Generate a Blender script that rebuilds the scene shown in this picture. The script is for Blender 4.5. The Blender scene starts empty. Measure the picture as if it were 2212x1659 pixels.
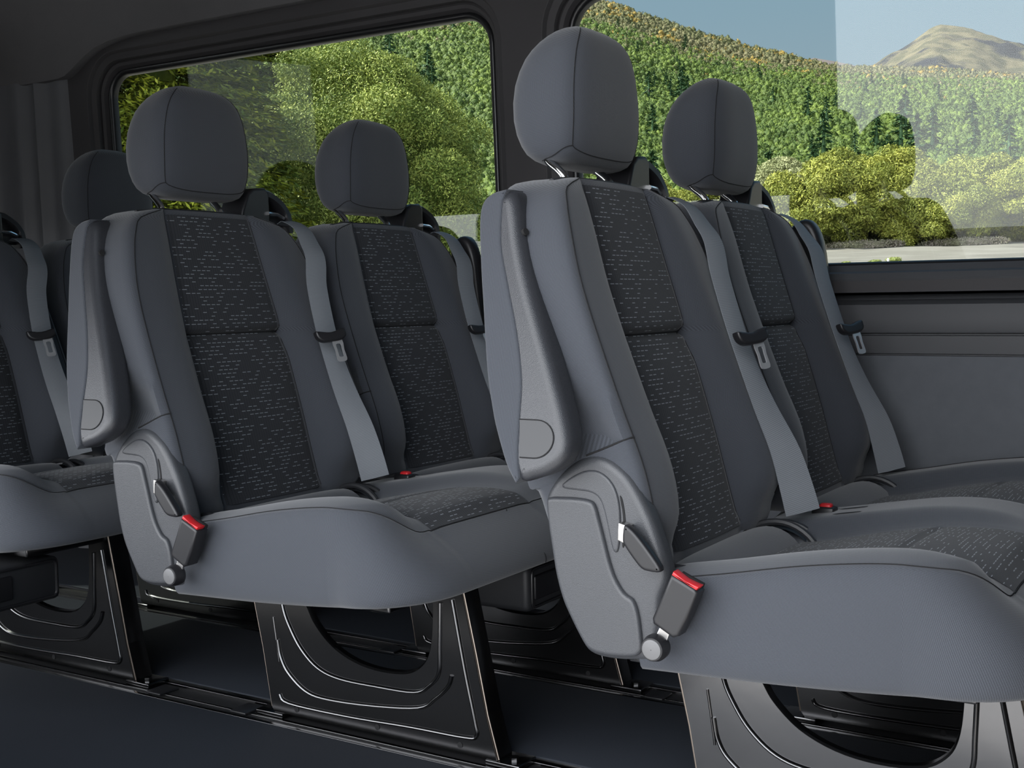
import bpy, bmesh, math, random
from mathutils import Vector, Matrix, noise
from mathutils.geometry import tessellate_polygon
random.seed(7)
sc = bpy.context.scene
COL = sc.collection
PI = math.pi
# ------------------------------------------------------------------ camera
CAM = (0.87219, -1.62208, 0.73961)
PITCH, YAW, ROLL, FPX = math.radians(3.8745), math.radians(31.9331), math.radians(-0.8465), 2632.1
d = Vector((-math.sin(YAW) * math.cos(PITCH), math.cos(YAW) * math.cos(PITCH), -math.sin(PITCH)))
rt = d.cross(Vector((0, 0, 1))).normalized()
up = rt.cross(d)
rt2 = rt * math.cos(ROLL) + up * math.sin(ROLL)
up2 = up * math.cos(ROLL) - rt * math.sin(ROLL)
cam_data = bpy.data.cameras.new('camera')
cam = bpy.data.objects.new('camera', cam_data)
COL.objects.link(cam)
m = Matrix((rt2, up2, -d)).transposed().to_4x4()
m.translation = Vector(CAM)
cam.matrix_world = m
cam_data.sensor_width = 36.0
cam_data.lens = 36.0 * FPX / 2212.0
cam_data.clip_start = 0.05
cam_data.clip_end = 3000
sc.camera = cam
# ------------------------------------------------------------------ colour management
sc.view_settings.view_transform = 'Standard'
sc.view_settings.look = 'None'
sc.view_settings.gamma = 1
sc.view_settings.use_curve_mapping = False
sc.view_settings.exposure = 0.0
sc.cycles.use_denoising = True
sc.cycles.max_bounces = 8
sc.cycles.diffuse_bounces = 3
sc.cycles.glossy_bounces = 4
sc.cycles.transparent_max_bounces = 12
sc.cycles.sample_clamp_indirect = 6.0
# ------------------------------------------------------------------ sky: clear blue on the far side, unseen bright sky added on the door side to light the cabin
SKY_BRIGHT = 6.0
w = bpy.data.worlds.new('sky')
sc.world = w
w.use_nodes = True
nt = w.node_tree
nt.nodes.clear()
def wn(t, **k):
    n = nt.nodes.new(t)
    for a, b in k.items():
        setattr(n, a, b)
    return n
tc = wn('ShaderNodeTexCoord')
sep = wn('ShaderNodeSeparateXYZ')
nt.links.new(tc.outputs['Generated'], sep.inputs[0])
rmp = wn('ShaderNodeValToRGB')            # elevation -> blue
rmp.color_ramp.elements[0].position = 0.0
rmp.color_ramp.elements[0].color = (0.50, 0.57, 0.62, 1)
rmp.color_ramp.elements[1].position = 0.55
rmp.color_ramp.elements[1].color = (0.19, 0.37, 0.58, 1)
e = rmp.color_ramp.elements.new(0.22)
e.color = (0.34, 0.50, 0.62, 1)
nt.links.new(sep.outputs['Z'], rmp.inputs['Fac'])
mr = wn('ShaderNodeMapRange')             # direction -> mask of the added bright area
mr.interpolation_type = 'SMOOTHSTEP'
mr.inputs['From Min'].default_value = 0.36
mr.inputs['From Max'].default_value = 0.88
dotn = wn('ShaderNodeVectorMath', operation='DOT_PRODUCT')
dotn.inputs[1].default_value = Vector((-0.24, -0.95, 0.03)).normalized()
nt.links.new(tc.outputs['Generated'], dotn.inputs[0])
nt.links.new(dotn.outputs['Value'], mr.inputs['Value'])
mrz = wn('ShaderNodeMapRange')            # fades the added bright area out below the horizon
mrz.interpolation_type = 'SMOOTHSTEP'
mrz.inputs['From Min'].default_value = -0.20
mrz.inputs['From Max'].default_value = -0.02
nt.links.new(sep.outputs['Z'], mrz.inputs['Value'])
mul = wn('ShaderNodeMath', operation='MULTIPLY')
nt.links.new(mr.outputs[0], mul.inputs[0])
nt.links.new(mrz.outputs[0], mul.inputs[1])
mix = wn('ShaderNodeMix', data_type='RGBA')
nt.links.new(mul.outputs[0], mix.inputs['Factor'])
nt.links.new(rmp.outputs['Color'], mix.inputs[6])
mix.inputs[7].default_value = (SKY_BRIGHT * 0.96, SKY_BRIGHT * 0.985, SKY_BRIGHT * 1.025, 1)
bg = wn('ShaderNodeBackground')
out = wn('ShaderNodeOutputWorld')
nt.links.new(mix.outputs[2], bg.inputs['Color'])
nt.links.new(bg.outputs[0], out.inputs['Surface'])
w.cycles.sampling_method = 'MANUAL'
w.cycles.sample_map_resolution = 512
# ------------------------------------------------------------------ sun: high, from behind the van
sd = bpy.data.lights.new('sun', 'SUN')
sd.energy = 14.0
sd.angle = math.radians(1.0)
sd.color = (1.0, 0.95, 0.86)
sun = bpy.data.objects.new('sun', sd)
COL.objects.link(sun)
sun.rotation_euler = Vector((0.80, 0.42, -0.95)).to_track_quat('-Z', 'Y').to_euler()

# ================================================================== materials
MATS = {}
class N:
    """small node-building helper"""
    def __init__(s, name):
        s.m = bpy.data.materials.new(name)
        s.m.use_nodes = True
        s.t = s.m.node_tree
        s.b = s.t.nodes['Principled BSDF']
        s.out = s.t.nodes['Material Output']
    def n(s, t, **k):
        x = s.t.nodes.new(t)
        for a, b in k.items():
            if a in x.inputs and not hasattr(x, a):
                x.inputs[a].default_value = b
            else:
                setattr(x, a, b)
        return x
    def l(s, a, b):
        s.t.links.new(a, b)
    def math(s, op, a, b=None):
        x = s.t.nodes.new('ShaderNodeMath')
        x.operation = op
        for i, v in enumerate((a, b)):
            if v is None: continue
            if isinstance(v, (int, float)): x.inputs[i].default_value = v
            else: s.l(v, x.inputs[i])
        return x.outputs[0]
    def mix(s, f, a, b):
        x = s.t.nodes.new('ShaderNodeMix')
        x.data_type = 'RGBA'
        for sock, v in ((x.inputs[0], f), (x.inputs[6], a), (x.inputs[7], b)):
            if isinstance(v, (int, float)): sock.default_value = v
            elif isinstance(v, tuple): sock.default_value = (*v, 1)
            else: s.l(v, sock)
        return x.outputs[2]
    def bump(s, h, strength, dist):
        x = s.n('ShaderNodeBump')
        x.inputs['Strength'].default_value = strength
        x.inputs['Distance'].default_value = dist
        s.l(h, x.inputs['Height'])
        s.l(x.outputs[0], s.b.inputs['Normal'])
        return x
    def P(s, **k):
        for a, v in k.items():
            s.b.inputs[a.replace('_', ' ')].default_value = (*v, 1) if isinstance(v, tuple) else v
def simple(name, col, rough=0.5, metal=0.0, spec=0.5, noise_scale=None, noise_amt=0.15, bump=0, bscale=400, bdist=0.0005):
    k = N(name)
    k.P(Roughness=rough, Metallic=metal, Base_Color=col)
    k.b.inputs['Specular IOR Level'].default_value = spec
    tcn = k.n('ShaderNodeTexCoord')
    nz = k.n('ShaderNodeTexNoise')
    nz.inputs['Scale'].default_value = noise_scale or 6.0
    nz.inputs['Detail'].default_value = 3
    k.l(tcn.outputs['Object'], nz.inputs['Vector'])
    c = k.mix(nz.outputs['Fac'], tuple(x * (1 - noise_amt) for x in col), tuple(min(1, x * (1 + noise_amt)) for x in col))
    k.l(c, k.b.inputs['Base Color'])
    if bump:
        nb = k.n('ShaderNodeTexNoise')
        nb.inputs['Scale'].default_value = bscale
        nb.inputs['Detail'].default_value = 2
        k.l(tcn.outputs['Object'], nb.inputs['Vector'])
        k.bump(nb.outputs['Fac'], bump, bdist)
    MATS[name] = k.m
    return k.m
def twill(name, dark, light, period, rough=0.85, sheen=0.25):
    k = N(name)
    k.P(Roughness=rough)
    k.b.inputs['Specular IOR Level'].default_value = 0.25
    k.b.inputs['Sheen Weight'].default_value = sheen
    k.b.inputs['Sheen Roughness'].default_value = 0.5
    uv = k.n('ShaderNodeTexCoord').outputs['UV']
    sp = k.n('ShaderNodeSeparateXYZ')
    k.l(uv, sp.inputs[0])
    a = k.math('ADD', sp.outputs[0], sp.outputs[1])
    b = k.math('SUBTRACT', sp.outputs[0], sp.outputs[1])
    sa = k.math('SINE', k.math('MULTIPLY', a, 2 * PI / period))
    sb = k.math('SINE', k.math('MULTIPLY', b, 2 * PI / (period * 1.6)))
    f = k.math('ADD', k.math('MULTIPLY', k.math('MULTIPLY', sa, sb), 0.5), 0.5)
    nz = k.n('ShaderNodeTexNoise')
    nz.inputs['Scale'].default_value = 900
    k.l(uv, nz.inputs['Vector'])
    f2 = k.math('ADD', k.math('MULTIPLY', f, 0.75), k.math('MULTIPLY', nz.outputs['Fac'], 0.25))
    k.l(k.mix(f2, dark, light), k.b.inputs['Base Color'])
    k.bump(f, 0.35, 0.0004)
    MATS[name] = k.m
    return k.m
def dash_fabric():
    k = N('dash_fabric')
    k.P(Roughness=0.85)
    k.b.inputs['Specular IOR Level'].default_value = 0.2
    k.b.inputs['Sheen Weight'].default_value = 0.1
    uv = k.n('ShaderNodeTexCoord').outputs['UV']
    sp = k.n('ShaderNodeSeparateXYZ')
    k.l(uv, sp.inputs[0])
    CW, CH = 0.0112, 0.0068
    u = k.math('DIVIDE', sp.outputs[0], CW)
    v = k.math('DIVIDE', sp.outputs[1], CH)
    row = k.math('FLOOR', v)
    rowpar = k.math('MODULO', k.math('ADD', row, 10000.0), 2.0)
    u2 = k.math('ADD', u, k.math('MULTIPLY', rowpar, 0.5))
    colm = k.math('FLOOR', u2)
    cv = k.n('ShaderNodeCombineXYZ')
    k.l(colm, cv.inputs[0]); k.l(row, cv.inputs[1])
    wnz = k.n('ShaderNodeTexWhiteNoise')
    k.l(cv.outputs[0], wnz.inputs['Vector'])
    lit = k.math('GREATER_THAN', wnz.outputs['Value'], 0.54)
    fv = k.math('FRACT', v)
    fu = k.math('FRACT', u2)
    line = k.math('MULTIPLY', k.math('LESS_THAN', fv, 0.17), k.math('MULTIPLY', k.math('GREATER_THAN', fu, 0.08), k.math('LESS_THAN', fu, 0.80)))
    dash = k.math('MULTIPLY', lit, line)
    fu3 = k.math('FRACT', k.math('MULTIPLY', u, 2.0))
    vert = k.math('MULTIPLY', k.math('LESS_THAN', fu3, 0.16), 0.55)
    nz = k.n('ShaderNodeTexNoise')
    nz.inputs['Scale'].default_value = 1200
    k.l(uv, nz.inputs['Vector'])
    base = k.mix(nz.outputs['Fac'], (0.018, 0.019, 0.022), (0.050, 0.053, 0.060))
    base2 = k.mix(vert, base, (0.006, 0.006, 0.007))
    k.l(k.mix(dash, base2, (0.25, 0.27, 0.295)), k.b.inputs['Base Color'])
    k.bump(k.math('SUBTRACT', k.math('ADD', dash, nz.outputs['Fac']), vert), 0.4, 0.0005)
    MATS['dash_fabric'] = k.m
def webbing():
    k = N('belt_webbing')
    k.P(Roughness=0.6)
    k.b.inputs['Specular IOR Level'].default_value = 0.4
    uv = k.n('ShaderNodeTexCoord').outputs['UV']
    sp = k.n('ShaderNodeSeparateXYZ')
    k.l(uv, sp.inputs[0])
    s1 = k.math('SINE', k.math('MULTIPLY', k.math('ADD', sp.outputs[1], k.math('MULTIPLY', sp.outputs[0], 0.1)), 2 * PI / 0.0028))
    f = k.math('ADD', k.math('MULTIPLY', s1, 0.5), 0.5)
    k.l(k.mix(f, (0.14, 0.152, 0.168), (0.205, 0.222, 0.242)), k.b.inputs['Base Color'])
    k.bump(f, 0.3, 0.0004)
    MATS['webbing'] = k.m
def grained(name, col, rough):
    k = N(name)
    k.P(Roughness=rough)
    k.b.inputs['Specular IOR Level'].default_value = 0.5
    tcn = k.n('ShaderNodeTexCoord')
    vo = k.n('ShaderNodeTexVoronoi')
    vo.feature = 'DISTANCE_TO_EDGE'
    vo.inputs['Scale'].default_value = 560
    k.l(tcn.outputs['Object'], vo.inputs['Vector'])
    h = k.math('MINIMUM', k.math('MULTIPLY', vo.outputs['Distance'], 3.0), 1.0)
    k.l(k.mix(h, tuple(x * 0.8 for x in col), col), k.b.inputs['Base Color'])
    k.bump(h, 0.22, 0.0005)
    MATS[name] = k.m
twill('fabric', (0.0175, 0.0196, 0.0245), (0.080, 0.088, 0.105), 0.0026)
dash_fabric()
webbing()
grained('grained_plastic', (0.060, 0.063, 0.070), 0.38)
grained('armrest_plastic', (0.038, 0.040, 0.046), 0.30)
simple('corner_trim', (0.11, 0.112, 0.120), 0.5, 0, 0.4, bump=0.15, bscale=500)
simple('armrest_cap', (0.034, 0.035, 0.038), 0.45)
simple('black_plastic', (0.014, 0.014, 0.016), 0.38)
simple('soft_black', (0.024, 0.025, 0.028), 0.5)
simple('seam_and_hole_dark', (0.008, 0.008, 0.009), 0.9)  # near-black thread; also colours in the shade of slots and holes
simple('black_paint', (0.15, 0.15, 0.153), 0.20, 1.0, 0.5, bump=0.04, bscale=50, bdist=0.002)
simple('reflector_plate', (0.38, 0.38, 0.39), 0.5)  # pale, so the nearest bench leg has something bright to reflect
simple('bare_edge', (0.30, 0.25, 0.21), 0.35, 0.8)
simple('chrome', (0.80, 0.80, 0.80), 0.12, 1.0)
simple('steel', (0.45, 0.44, 0.43), 0.3, 1.0)
simple('tongue_steel', (0.70, 0.71, 0.73), 0.28, 0.75)
simple('grey_button', (0.13, 0.13, 0.133), 0.45)
simple('red_plastic', (0.62, 0.02, 0.025), 0.4)
simple('floor_mat', (0.020, 0.024, 0.032), 0.72, 0, 0.35, noise_scale=3, noise_amt=0.25, bump=0.3, bscale=260, bdist=0.0006)
simple('dark_floor', (0.010, 0.010, 0.011), 0.6)
simple('headliner', (0.105, 0.102, 0.106), 0.9, 0, 0.2, bump=0.2, bscale=500)
simple('pillar_trim', (0.045, 0.043, 0.045), 0.65, 0, 0.3, bump=0.15, bscale=500)
simple('wall_trim', (0.048, 0.050, 0.055), 0.55, 0, 0.4, bump=0.15, bscale=500)
simple('wall_fabric', (0.110, 0.117, 0.130), 0.85, 0, 0.2, noise_scale=40, noise_amt=0.08, bump=0.2, bscale=700)
simple('rubber', (0.010, 0.010, 0.011), 0.30, 0, 0.5)
simple('outer_ground', (0.42, 0.42, 0.43), 0.9, noise_scale=0.5)
simple('cloth_dark', (0.015, 0.016, 0.02), 0.9)
simple('skin', (0.5, 0.33, 0.25), 0.6)
simple('cloth_white', (0.75, 0.72, 0.70), 0.9)
simple('bark', (0.10, 0.08, 0.055), 0.9, noise_scale=8, noise_amt=0.4)

def leafy(name, dark, light, scale, rough=0.6, yellow=None, bsc=0):
    k = N(name)
    k.P(Roughness=rough)
    k.b.inputs['Specular IOR Level'].default_value = 0.25
    g = k.n('ShaderNodeNewGeometry')
    n1 = k.n('ShaderNodeTexNoise'); n1.inputs['Scale'].default_value = scale; n1.inputs['Detail'].default_value = 4
    k.l(g.outputs['Position'], n1.inputs['Vector'])
    ri = g.outputs['Random Per Island']
    f = k.math('ADD', k.math('MULTIPLY', k.math('SUBTRACT', n1.outputs['Fac'], 0.35), 1.6), k.math('MULTIPLY', k.math('SUBTRACT', ri, 0.5), 0.7))
    cl = k.n('ShaderNodeClamp'); k.l(f, cl.inputs[0])
    c = k.mix(cl.outputs[0], dark, light)
    if yellow:
        n2 = k.n('ShaderNodeTexNoise'); n2.inputs['Scale'].default_value = yellow[1]; n2.inputs['Detail'].default_value = 5
        k.l(g.outputs['Position'], n2.inputs['Vector'])
        th = k.math('GREATER_THAN', k.math('ADD', n2.outputs['Fac'], k.math('MULTIPLY', ri, 0.12)), yellow[2])
        c = k.mix(th, c, yellow[0])
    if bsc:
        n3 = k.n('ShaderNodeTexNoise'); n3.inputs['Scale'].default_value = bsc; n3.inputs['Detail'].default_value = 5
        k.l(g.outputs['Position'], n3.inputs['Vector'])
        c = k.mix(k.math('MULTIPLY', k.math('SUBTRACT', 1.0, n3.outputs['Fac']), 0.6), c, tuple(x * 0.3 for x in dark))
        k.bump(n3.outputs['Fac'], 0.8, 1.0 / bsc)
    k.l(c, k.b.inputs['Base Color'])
    MATS[name] = k.m
leafy('leaf_willow', (0.13, 0.155, 0.025), (0.42, 0.42, 0.085), 0.9)
leafy('leaf_pale', (0.20, 0.22, 0.10), (0.42, 0.42, 0.22), 0.9)
leafy('leaf_big', (0.10, 0.15, 0.025), (0.50, 0.55, 0.13), 1.6)
leafy('leaf_conifer', (0.06, 0.09, 0.008), (0.34, 0.36, 0.03), 1.2)
leafy('leaf_dark', (0.020, 0.055, 0.020), (0.06, 0.12, 0.045), 0.6)
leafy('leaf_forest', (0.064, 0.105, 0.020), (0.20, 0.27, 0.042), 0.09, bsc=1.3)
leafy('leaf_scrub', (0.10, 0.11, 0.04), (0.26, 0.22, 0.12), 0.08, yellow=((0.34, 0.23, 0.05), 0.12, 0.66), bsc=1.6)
leafy('leaf_grass', (0.16, 0.20, 0.05), (0.35, 0.36, 0.12), 1.0)
leafy('leaf_lavender', (0.13, 0.13, 0.08), (0.26, 0.21, 0.20), 1.0)
def terrain_mat(name, c1, c2, c3, s1, s2):
    k = N(name)
    k.P(Roughness=0.95)
    k.b.inputs['Specular IOR Level'].default_value = 0.1
    g = k.n('ShaderNodeNewGeometry')
    n1 = k.n('ShaderNodeTexNoise'); n1.inputs['Scale'].default_value = s1; n1.inputs['Detail'].default_value = 8
    n2 = k.n('ShaderNodeTexNoise'); n2.inputs['Scale'].default_value = s2; n2.inputs['Detail'].default_value = 8
    k.l(g.outputs['Position'], n1.inputs['Vector']); k.l(g.outputs['Position'], n2.inputs['Vector'])
    r1 = k.n('ShaderNodeValToRGB'); r1.color_ramp.elements[0].position = 0.42; r1.color_ramp.elements[1].position = 0.58
    k.l(n1.outputs['Fac'], r1.inputs[0])
    r2 = k.n('ShaderNodeValToRGB'); r2.color_ramp.elements[0].position = 0.52; r2.color_ramp.elements[1].position = 0.60
    k.l(n2.outputs['Fac'], r2.inputs[0])
    c = k.mix(r2.outputs[0], k.mix(r1.outputs[0], c1, c2), c3)
    k.l(c, k.b.inputs['Base Color'])
    MATS[name] = k.m
terrain_mat('hill_soil', (0.15, 0.125, 0.08), (0.22, 0.18, 0.125), (0.08, 0.09, 0.03), 0.05, 0.12)
terrain_mat('rock_hill', (0.115, 0.100, 0.060), (0.060, 0.058, 0.034), (0.016, 0.018, 0.022), 0.11, 0.028)
terrain_mat('gravel', (0.165, 0.158, 0.140), (0.195, 0.188, 0.168), (0.135, 0.130, 0.115), 0.6, 0.25)
terrain_mat('far_hill', (0.13, 0.11, 0.11), (0.15, 0.13, 0.125), (0.115, 0.105, 0.105), 0.01, 0.02)
def glass_mat(name='glass', tint=(0.86, 0.88, 0.87)):
    k = N(name)
    k.t.nodes.remove(k.b)
    tr = k.n('ShaderNodeBsdfTransparent'); tr.inputs[0].default_value = (*tint, 1)
    gl = k.n('ShaderNodeBsdfGlossy'); gl.inputs['Roughness'].default_value = 0.0
    fr = k.n('ShaderNodeFresnel'); fr.inputs['IOR'].default_value = 1.52
    mx = k.n('ShaderNodeMixShader')
    geo = k.n('ShaderNodeNewGeometry')
    k.l(k.math('ADD', 1.38, k.math('MULTIPLY', geo.outputs['Backfacing'], 1 / 1.38 - 1.38)), fr.inputs['IOR'])
    k.l(fr.outputs[0], mx.inputs[0]); k.l(tr.outputs[0], mx.inputs[1]); k.l(gl.outputs[0], mx.inputs[2])
    k.l(mx.outputs[0], k.out.inputs['Surface'])
    MATS[name] = k.m
glass_mat()
glass_mat('tinted_glass', (0.38, 0.40, 0.39))

# ================================================================== mesh helpers
def obj(name, verts, faces, mat, parent=None, uvs=None, smooth=True, sharp=40, loc=None):
    me = bpy.data.meshes.new(name)
    me.from_pydata([tuple(v) for v in verts], [], faces)
    if uvs is not None:
        ul = me.uv_layers.new(name='UVMap')
        for poly in me.polygons:
            for li in poly.loop_indices:
                ul.data[li].uv = uvs[me.loops[li].vertex_index]
    me.materials.append(MATS[mat])
    bm = bmesh.new(); bm.from_mesh(me)
    bmesh.ops.recalc_face_normals(bm, faces=bm.faces)
    bm.to_mesh(me); bm.free()
    if smooth:
        me.polygons.foreach_set('use_smooth', [True] * len(me.polygons))
        me.set_sharp_from_angle(angle=math.radians(sharp))
    o = bpy.data.objects.new(name, me)
    COL.objects.link(o)
    if parent: o.parent = parent
    if loc: o.location = loc
    return o
def tag(o, label=None, cat=None, group=None, kind=None):
    if label: o['label'] = label
    if cat: o['category'] = cat
    if group: o['group'] = group
    if kind: o['kind'] = kind
    return o
def empty(name, loc, rz=0):
    o = bpy.data.objects.new(name, None)
    COL.objects.link(o)
    o.location = loc
    o.rotation_euler = (0, 0, rz)
    o.empty_display_size = 0.1
    return o
def structure(o):
    o['kind'] = 'structure'
    return o
class MB:
    """collects shapes into one mesh"""
    def __init__(s): s.v, s.f, s.u = [], [], []
    def add(s, vs, fs, us=None):
        b = len(s.v)
        s.v += [Vector(v) for v in vs]
        s.f += [tuple(i + b for i in f) for f in fs]
        s.u += us if us else [(v[0] + v[1] * 0.7, v[2]) for v in vs]
        return s
    def box(s, a, b, bevel=0.0):
        bm = bmesh.new()
        bmesh.ops.create_cube(bm, size=1)
        c = [(a[i] + b[i]) / 2 for i in range(3)]; z = [abs(b[i] - a[i]) for i in range(3)]
        for v in bm.verts:
            v.co = Vector((c[0] + v.co.x * z[0], c[1] + v.co.y * z[1], c[2] + v.co.z * z[2]))
        if bevel:
            bmesh.ops.bevel(bm, geom=list(bm.edges), offset=min(bevel, min(z) * 0.49), segments=3, affect='EDGES', profile=0.5)
        bm.verts.index_update()
        s.add([v.co.copy() for v in bm.verts], [tuple(v.index for v in f.verts) for f in bm.faces])
        bm.free()
        return s
    def tube(s, pts, r, n=8, closed=False, flat=1.0, cap=True):
        pts = [Vector(p) for p in pts]
        L = len(pts); rings = []
        prev = None
        for i, p in enumerate(pts):
            if closed: t = pts[(i + 1) % L] - pts[i - 1]
            else: t = pts[min(i + 1, L - 1)] - pts[max(i - 1, 0)]
            t.normalize()
            if prev is None:
                ref = Vector((0, 0, 1)) if abs(t.z) < 0.9 else Vector((1, 0, 0))
                a = t.cross(ref).normalized()
            else:
                a = (prev - t * prev.dot(t)).normalized()
            prev = a
            b = t.cross(a)
            rr = r[i] if isinstance(r, (list, tuple)) else r
            rings.append([p + a * (math.cos(q) * rr) + b * (math.sin(q) * rr * flat) for q in [2 * PI * j / n for j in range(n)]])
        vs = [v for rg in rings for v in rg]
        fs = []
        for i in range(L if closed else L - 1):
            for j in range(n):
                a, b = i * n + j, i * n + (j + 1) % n
                c, e = ((i + 1) % L) * n + (j + 1) % n, ((i + 1) % L) * n + j
                fs.append((a, b, c, e))
        if cap and not closed:
            fs.append(tuple(range(n - 1, -1, -1))); fs.append(tuple((L - 1) * n + j for j in range(n)))
        return s.add(vs, fs)
    def prism(s, prof, y0, y1, bev=0.0, steps=3, yof=None, both=True):
        """profile in xz extruded along y, rounded at the y0 end (and y1)"""
        n = len(prof)
        P = [Vector((p[0], 0, p[1])) for p in prof]
        area = sum(P[i].x * P[(i + 1) % n].z - P[(i + 1) % n].x * P[i].z for i in range(n))
        nr = []
        for i in range(n):
            e1 = (P[i] - P[i - 1]).normalized(); e2 = (P[(i + 1) % n] - P[i]).normalized()
            a = Vector((-e1.z, 0, e1.x)); b = Vector((-e2.z, 0, e2.x))
            q = (a + b)
            q = q / max(0.35, q.length_squared / 2) if q.length > 1e-6 else a
            nr.append(q * (1 if area > 0 else -1))
        sg = 1 if y1 > y0 else -1
        lv = []
        if bev:
            for k in range(steps + 1):
                t = PI / 2 * k / steps
                lv.append((y0 + sg * bev * (1 - math.sin(t)), bev * (1 - math.cos(t))))
            lv = [(y0, bev + min(0.0012, bev * 0.3))] + lv[::-1]
        else: lv = [(y0, 0)]
        if bev and both:
            for k in range(steps + 1):
                t = PI / 2 * k / steps
                lv.append((y1 - sg * bev * (1 - math.sin(t)), bev * (1 - math.cos(t))))
            lv.append((y1, bev + min(0.0012, bev * 0.3)))
        else: lv.append((y1, 0))
        vs = []
        for (yy, ins) in lv:
            for i in range(n):
                p = P[i] + nr[i] * ins
                yo = yof(p.x, p.z) if yof else 0
                vs.append(Vector((p.x, yy + yo, p.z)))
        fs = []
        for k in range(len(lv) - 1):
            for i in range(n):
                j = (i + 1) % n
                fs.append((k * n + i, k * n + j, (k + 1) * n + j, (k + 1) * n + i))
        top = (len(lv) - 1) * n
        for t_ in tessellate_polygon([[Vector((vs[i].x, vs[i].z, 0)) for i in range(n)]]): fs.append(tuple(t_))
        for t_ in tessellate_polygon([[Vector((vs[top + i].x, vs[top + i].z, 0)) for i in range(n)]]): fs.append(tuple(top + q for q in t_)[::-1])
        return s.add(vs, fs, [(v.x, v.z) for v in vs])
    def build(s, name, mat, parent=None, smooth=True, sharp=40, loc=None):
        return obj(name, s.v, s.f, mat, parent, s.u, smooth, sharp, loc)
def interp(tab, x):
    if x <= tab[0][0]: return tab[0][1]
    for (a, b), (c, e) in zip(tab, tab[1:]):
        if x <= c: return b + (e - b) * (x - a) / (c - a)
    return tab[-1][1]
def smooth_interp(tab, x):
    """Catmull-Rom through the table"""
    if x <= tab[0][0]: return tab[0][1]
    if x >= tab[-1][0]: return tab[-1][1]
    for i in range(len(tab) - 1):
        if x <= tab[i + 1][0]:
            x0, y0 = tab[i]; x1, y1 = tab[i + 1]
            h = x1 - x0; t = (x - x0) / h
            m0 = (y1 - tab[i - 1][1]) / (x1 - tab[i - 1][0]) * h if i > 0 else (y1 - y0)
            m1 = (tab[i + 2][1] - y0) / (tab[i + 2][0] - x0) * h if i + 2 < len(tab) else (y1 - y0)
            return (2 * t**3 - 3 * t * t + 1) * y0 + (t**3 - 2 * t * t + t) * m0 + (-2 * t**3 + 3 * t * t) * y1 + (t**3 - t * t) * m1
def sstep(a, b, x):
    t = max(0.0, min(1.0, (x - a) / (b - a)))
    return t * t * (3 - 2 * t)
def cat(pts, k=6, closed=False):
    """Catmull-Rom resample of 2D/3D points"""
    pts = [Vector(p) for p in pts]; n = len(pts); out = []
    rng = n if closed else n - 1
    for i in range(rng):
        p0 = pts[(i - 1) % n] if closed or i > 0 else pts[0]
        p1 = pts[i]; p2 = pts[(i + 1) % n]
        p3 = pts[(i + 2) % n] if closed or i + 2 < n else pts[-1]
        for j in range(k):
            t = j / k
            out.append(0.5 * ((2 * p1) + (p2 - p0) * t + (2 * p0 - 5 * p1 + 4 * p2 - p3) * t * t + (3 * p1 - p0 - 3 * p2 + p3) * t**3))
    if not closed: out.append(pts[-1])
    return out
def grid_faces(nu, nv, wrap_v=False):
    fs = []
    for i in range(nu - 1):
        for j in range(nv if wrap_v else nv - 1):
            k = (j + 1) % nv
            fs.append((i * nv + j, i * nv + k, (i + 1) * nv + k, (i + 1) * nv + j))
    return fs

# ================================================================== the bench seat
XP = [(0.36, 0.198), (0.40, 0.193), (0.415, 0.186), (0.55, 0.150), (0.69, 0.108), (0.80, 0.076), (0.90, 0.047), (0.925, 0.035)]
BOL = [(0.38, 0.004), (0.42, 0.022), (0.46, 0.045), (0.52, 0.052), (0.60, 0.042), (0.68, 0.034), (0.76, 0.026), (0.83, 0.022), (0.885, 0.014), (0.91, 0.004)]
HW = [(0.385, 0.205), (0.40, 0.232), (0.43, 0.248), (0.50, 0.254), (0.60, 0.252), (0.72, 0.245), (0.79, 0.236), (0.84, 0.222), (0.87, 0.207), (0.893, 0.183), (0.905, 0.155), (0.911, 0.12)]
SEAM = [(0.385, 0.205), (0.43, 0.226), (0.50, 0.240), (0.60, 0.238), (0.72, 0.232), (0.79, 0.223), (0.84, 0.209), (0.87, 0.194), (0.893, 0.172), (0.911, 0.11)]
PW = [(0.38, 0.128), (0.69, 0.123), (0.90, 0.106), (0.92, 0.105)]
def panel_x(z): return smooth_interp(XP, z)
def front_x(s, z):
    """forward surface of the backrest at lateral s, height z"""
    p = interp(PW, z); q = min(smooth_interp(SEAM, z), smooth_interp(HW, z))
    a = abs(s); b = smooth_interp(BOL, z)
    x = panel_x(z)
    if a <= p:
        g = 0.013 * math.exp(-((z - 0.6895) / 0.006) ** 2) + 0.007 * math.exp(-((z - 0.675) / 0.02) ** 2)
        c = 0.005 * math.cos(a / p * PI / 2)
        return x + c - g - 0.004 * sstep(p - 0.012, p, a)
    t = (a - p) / max(0.02, q - p)
    if t <= 1:
        return x + b * (1.10 * sstep(-0.14, 0.45, t) - 0.15 * sstep(0.6, 1.0, t)) - 0.004 * (1 - sstep(0, 0.12, t))
    return x + 0.95 * b
def side_dip(z):
    return 0.022 * sstep(0.66, 0.575, z) * (1 if z > 0.566 else 0) * sstep(0.72, 0.6, z)
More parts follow.
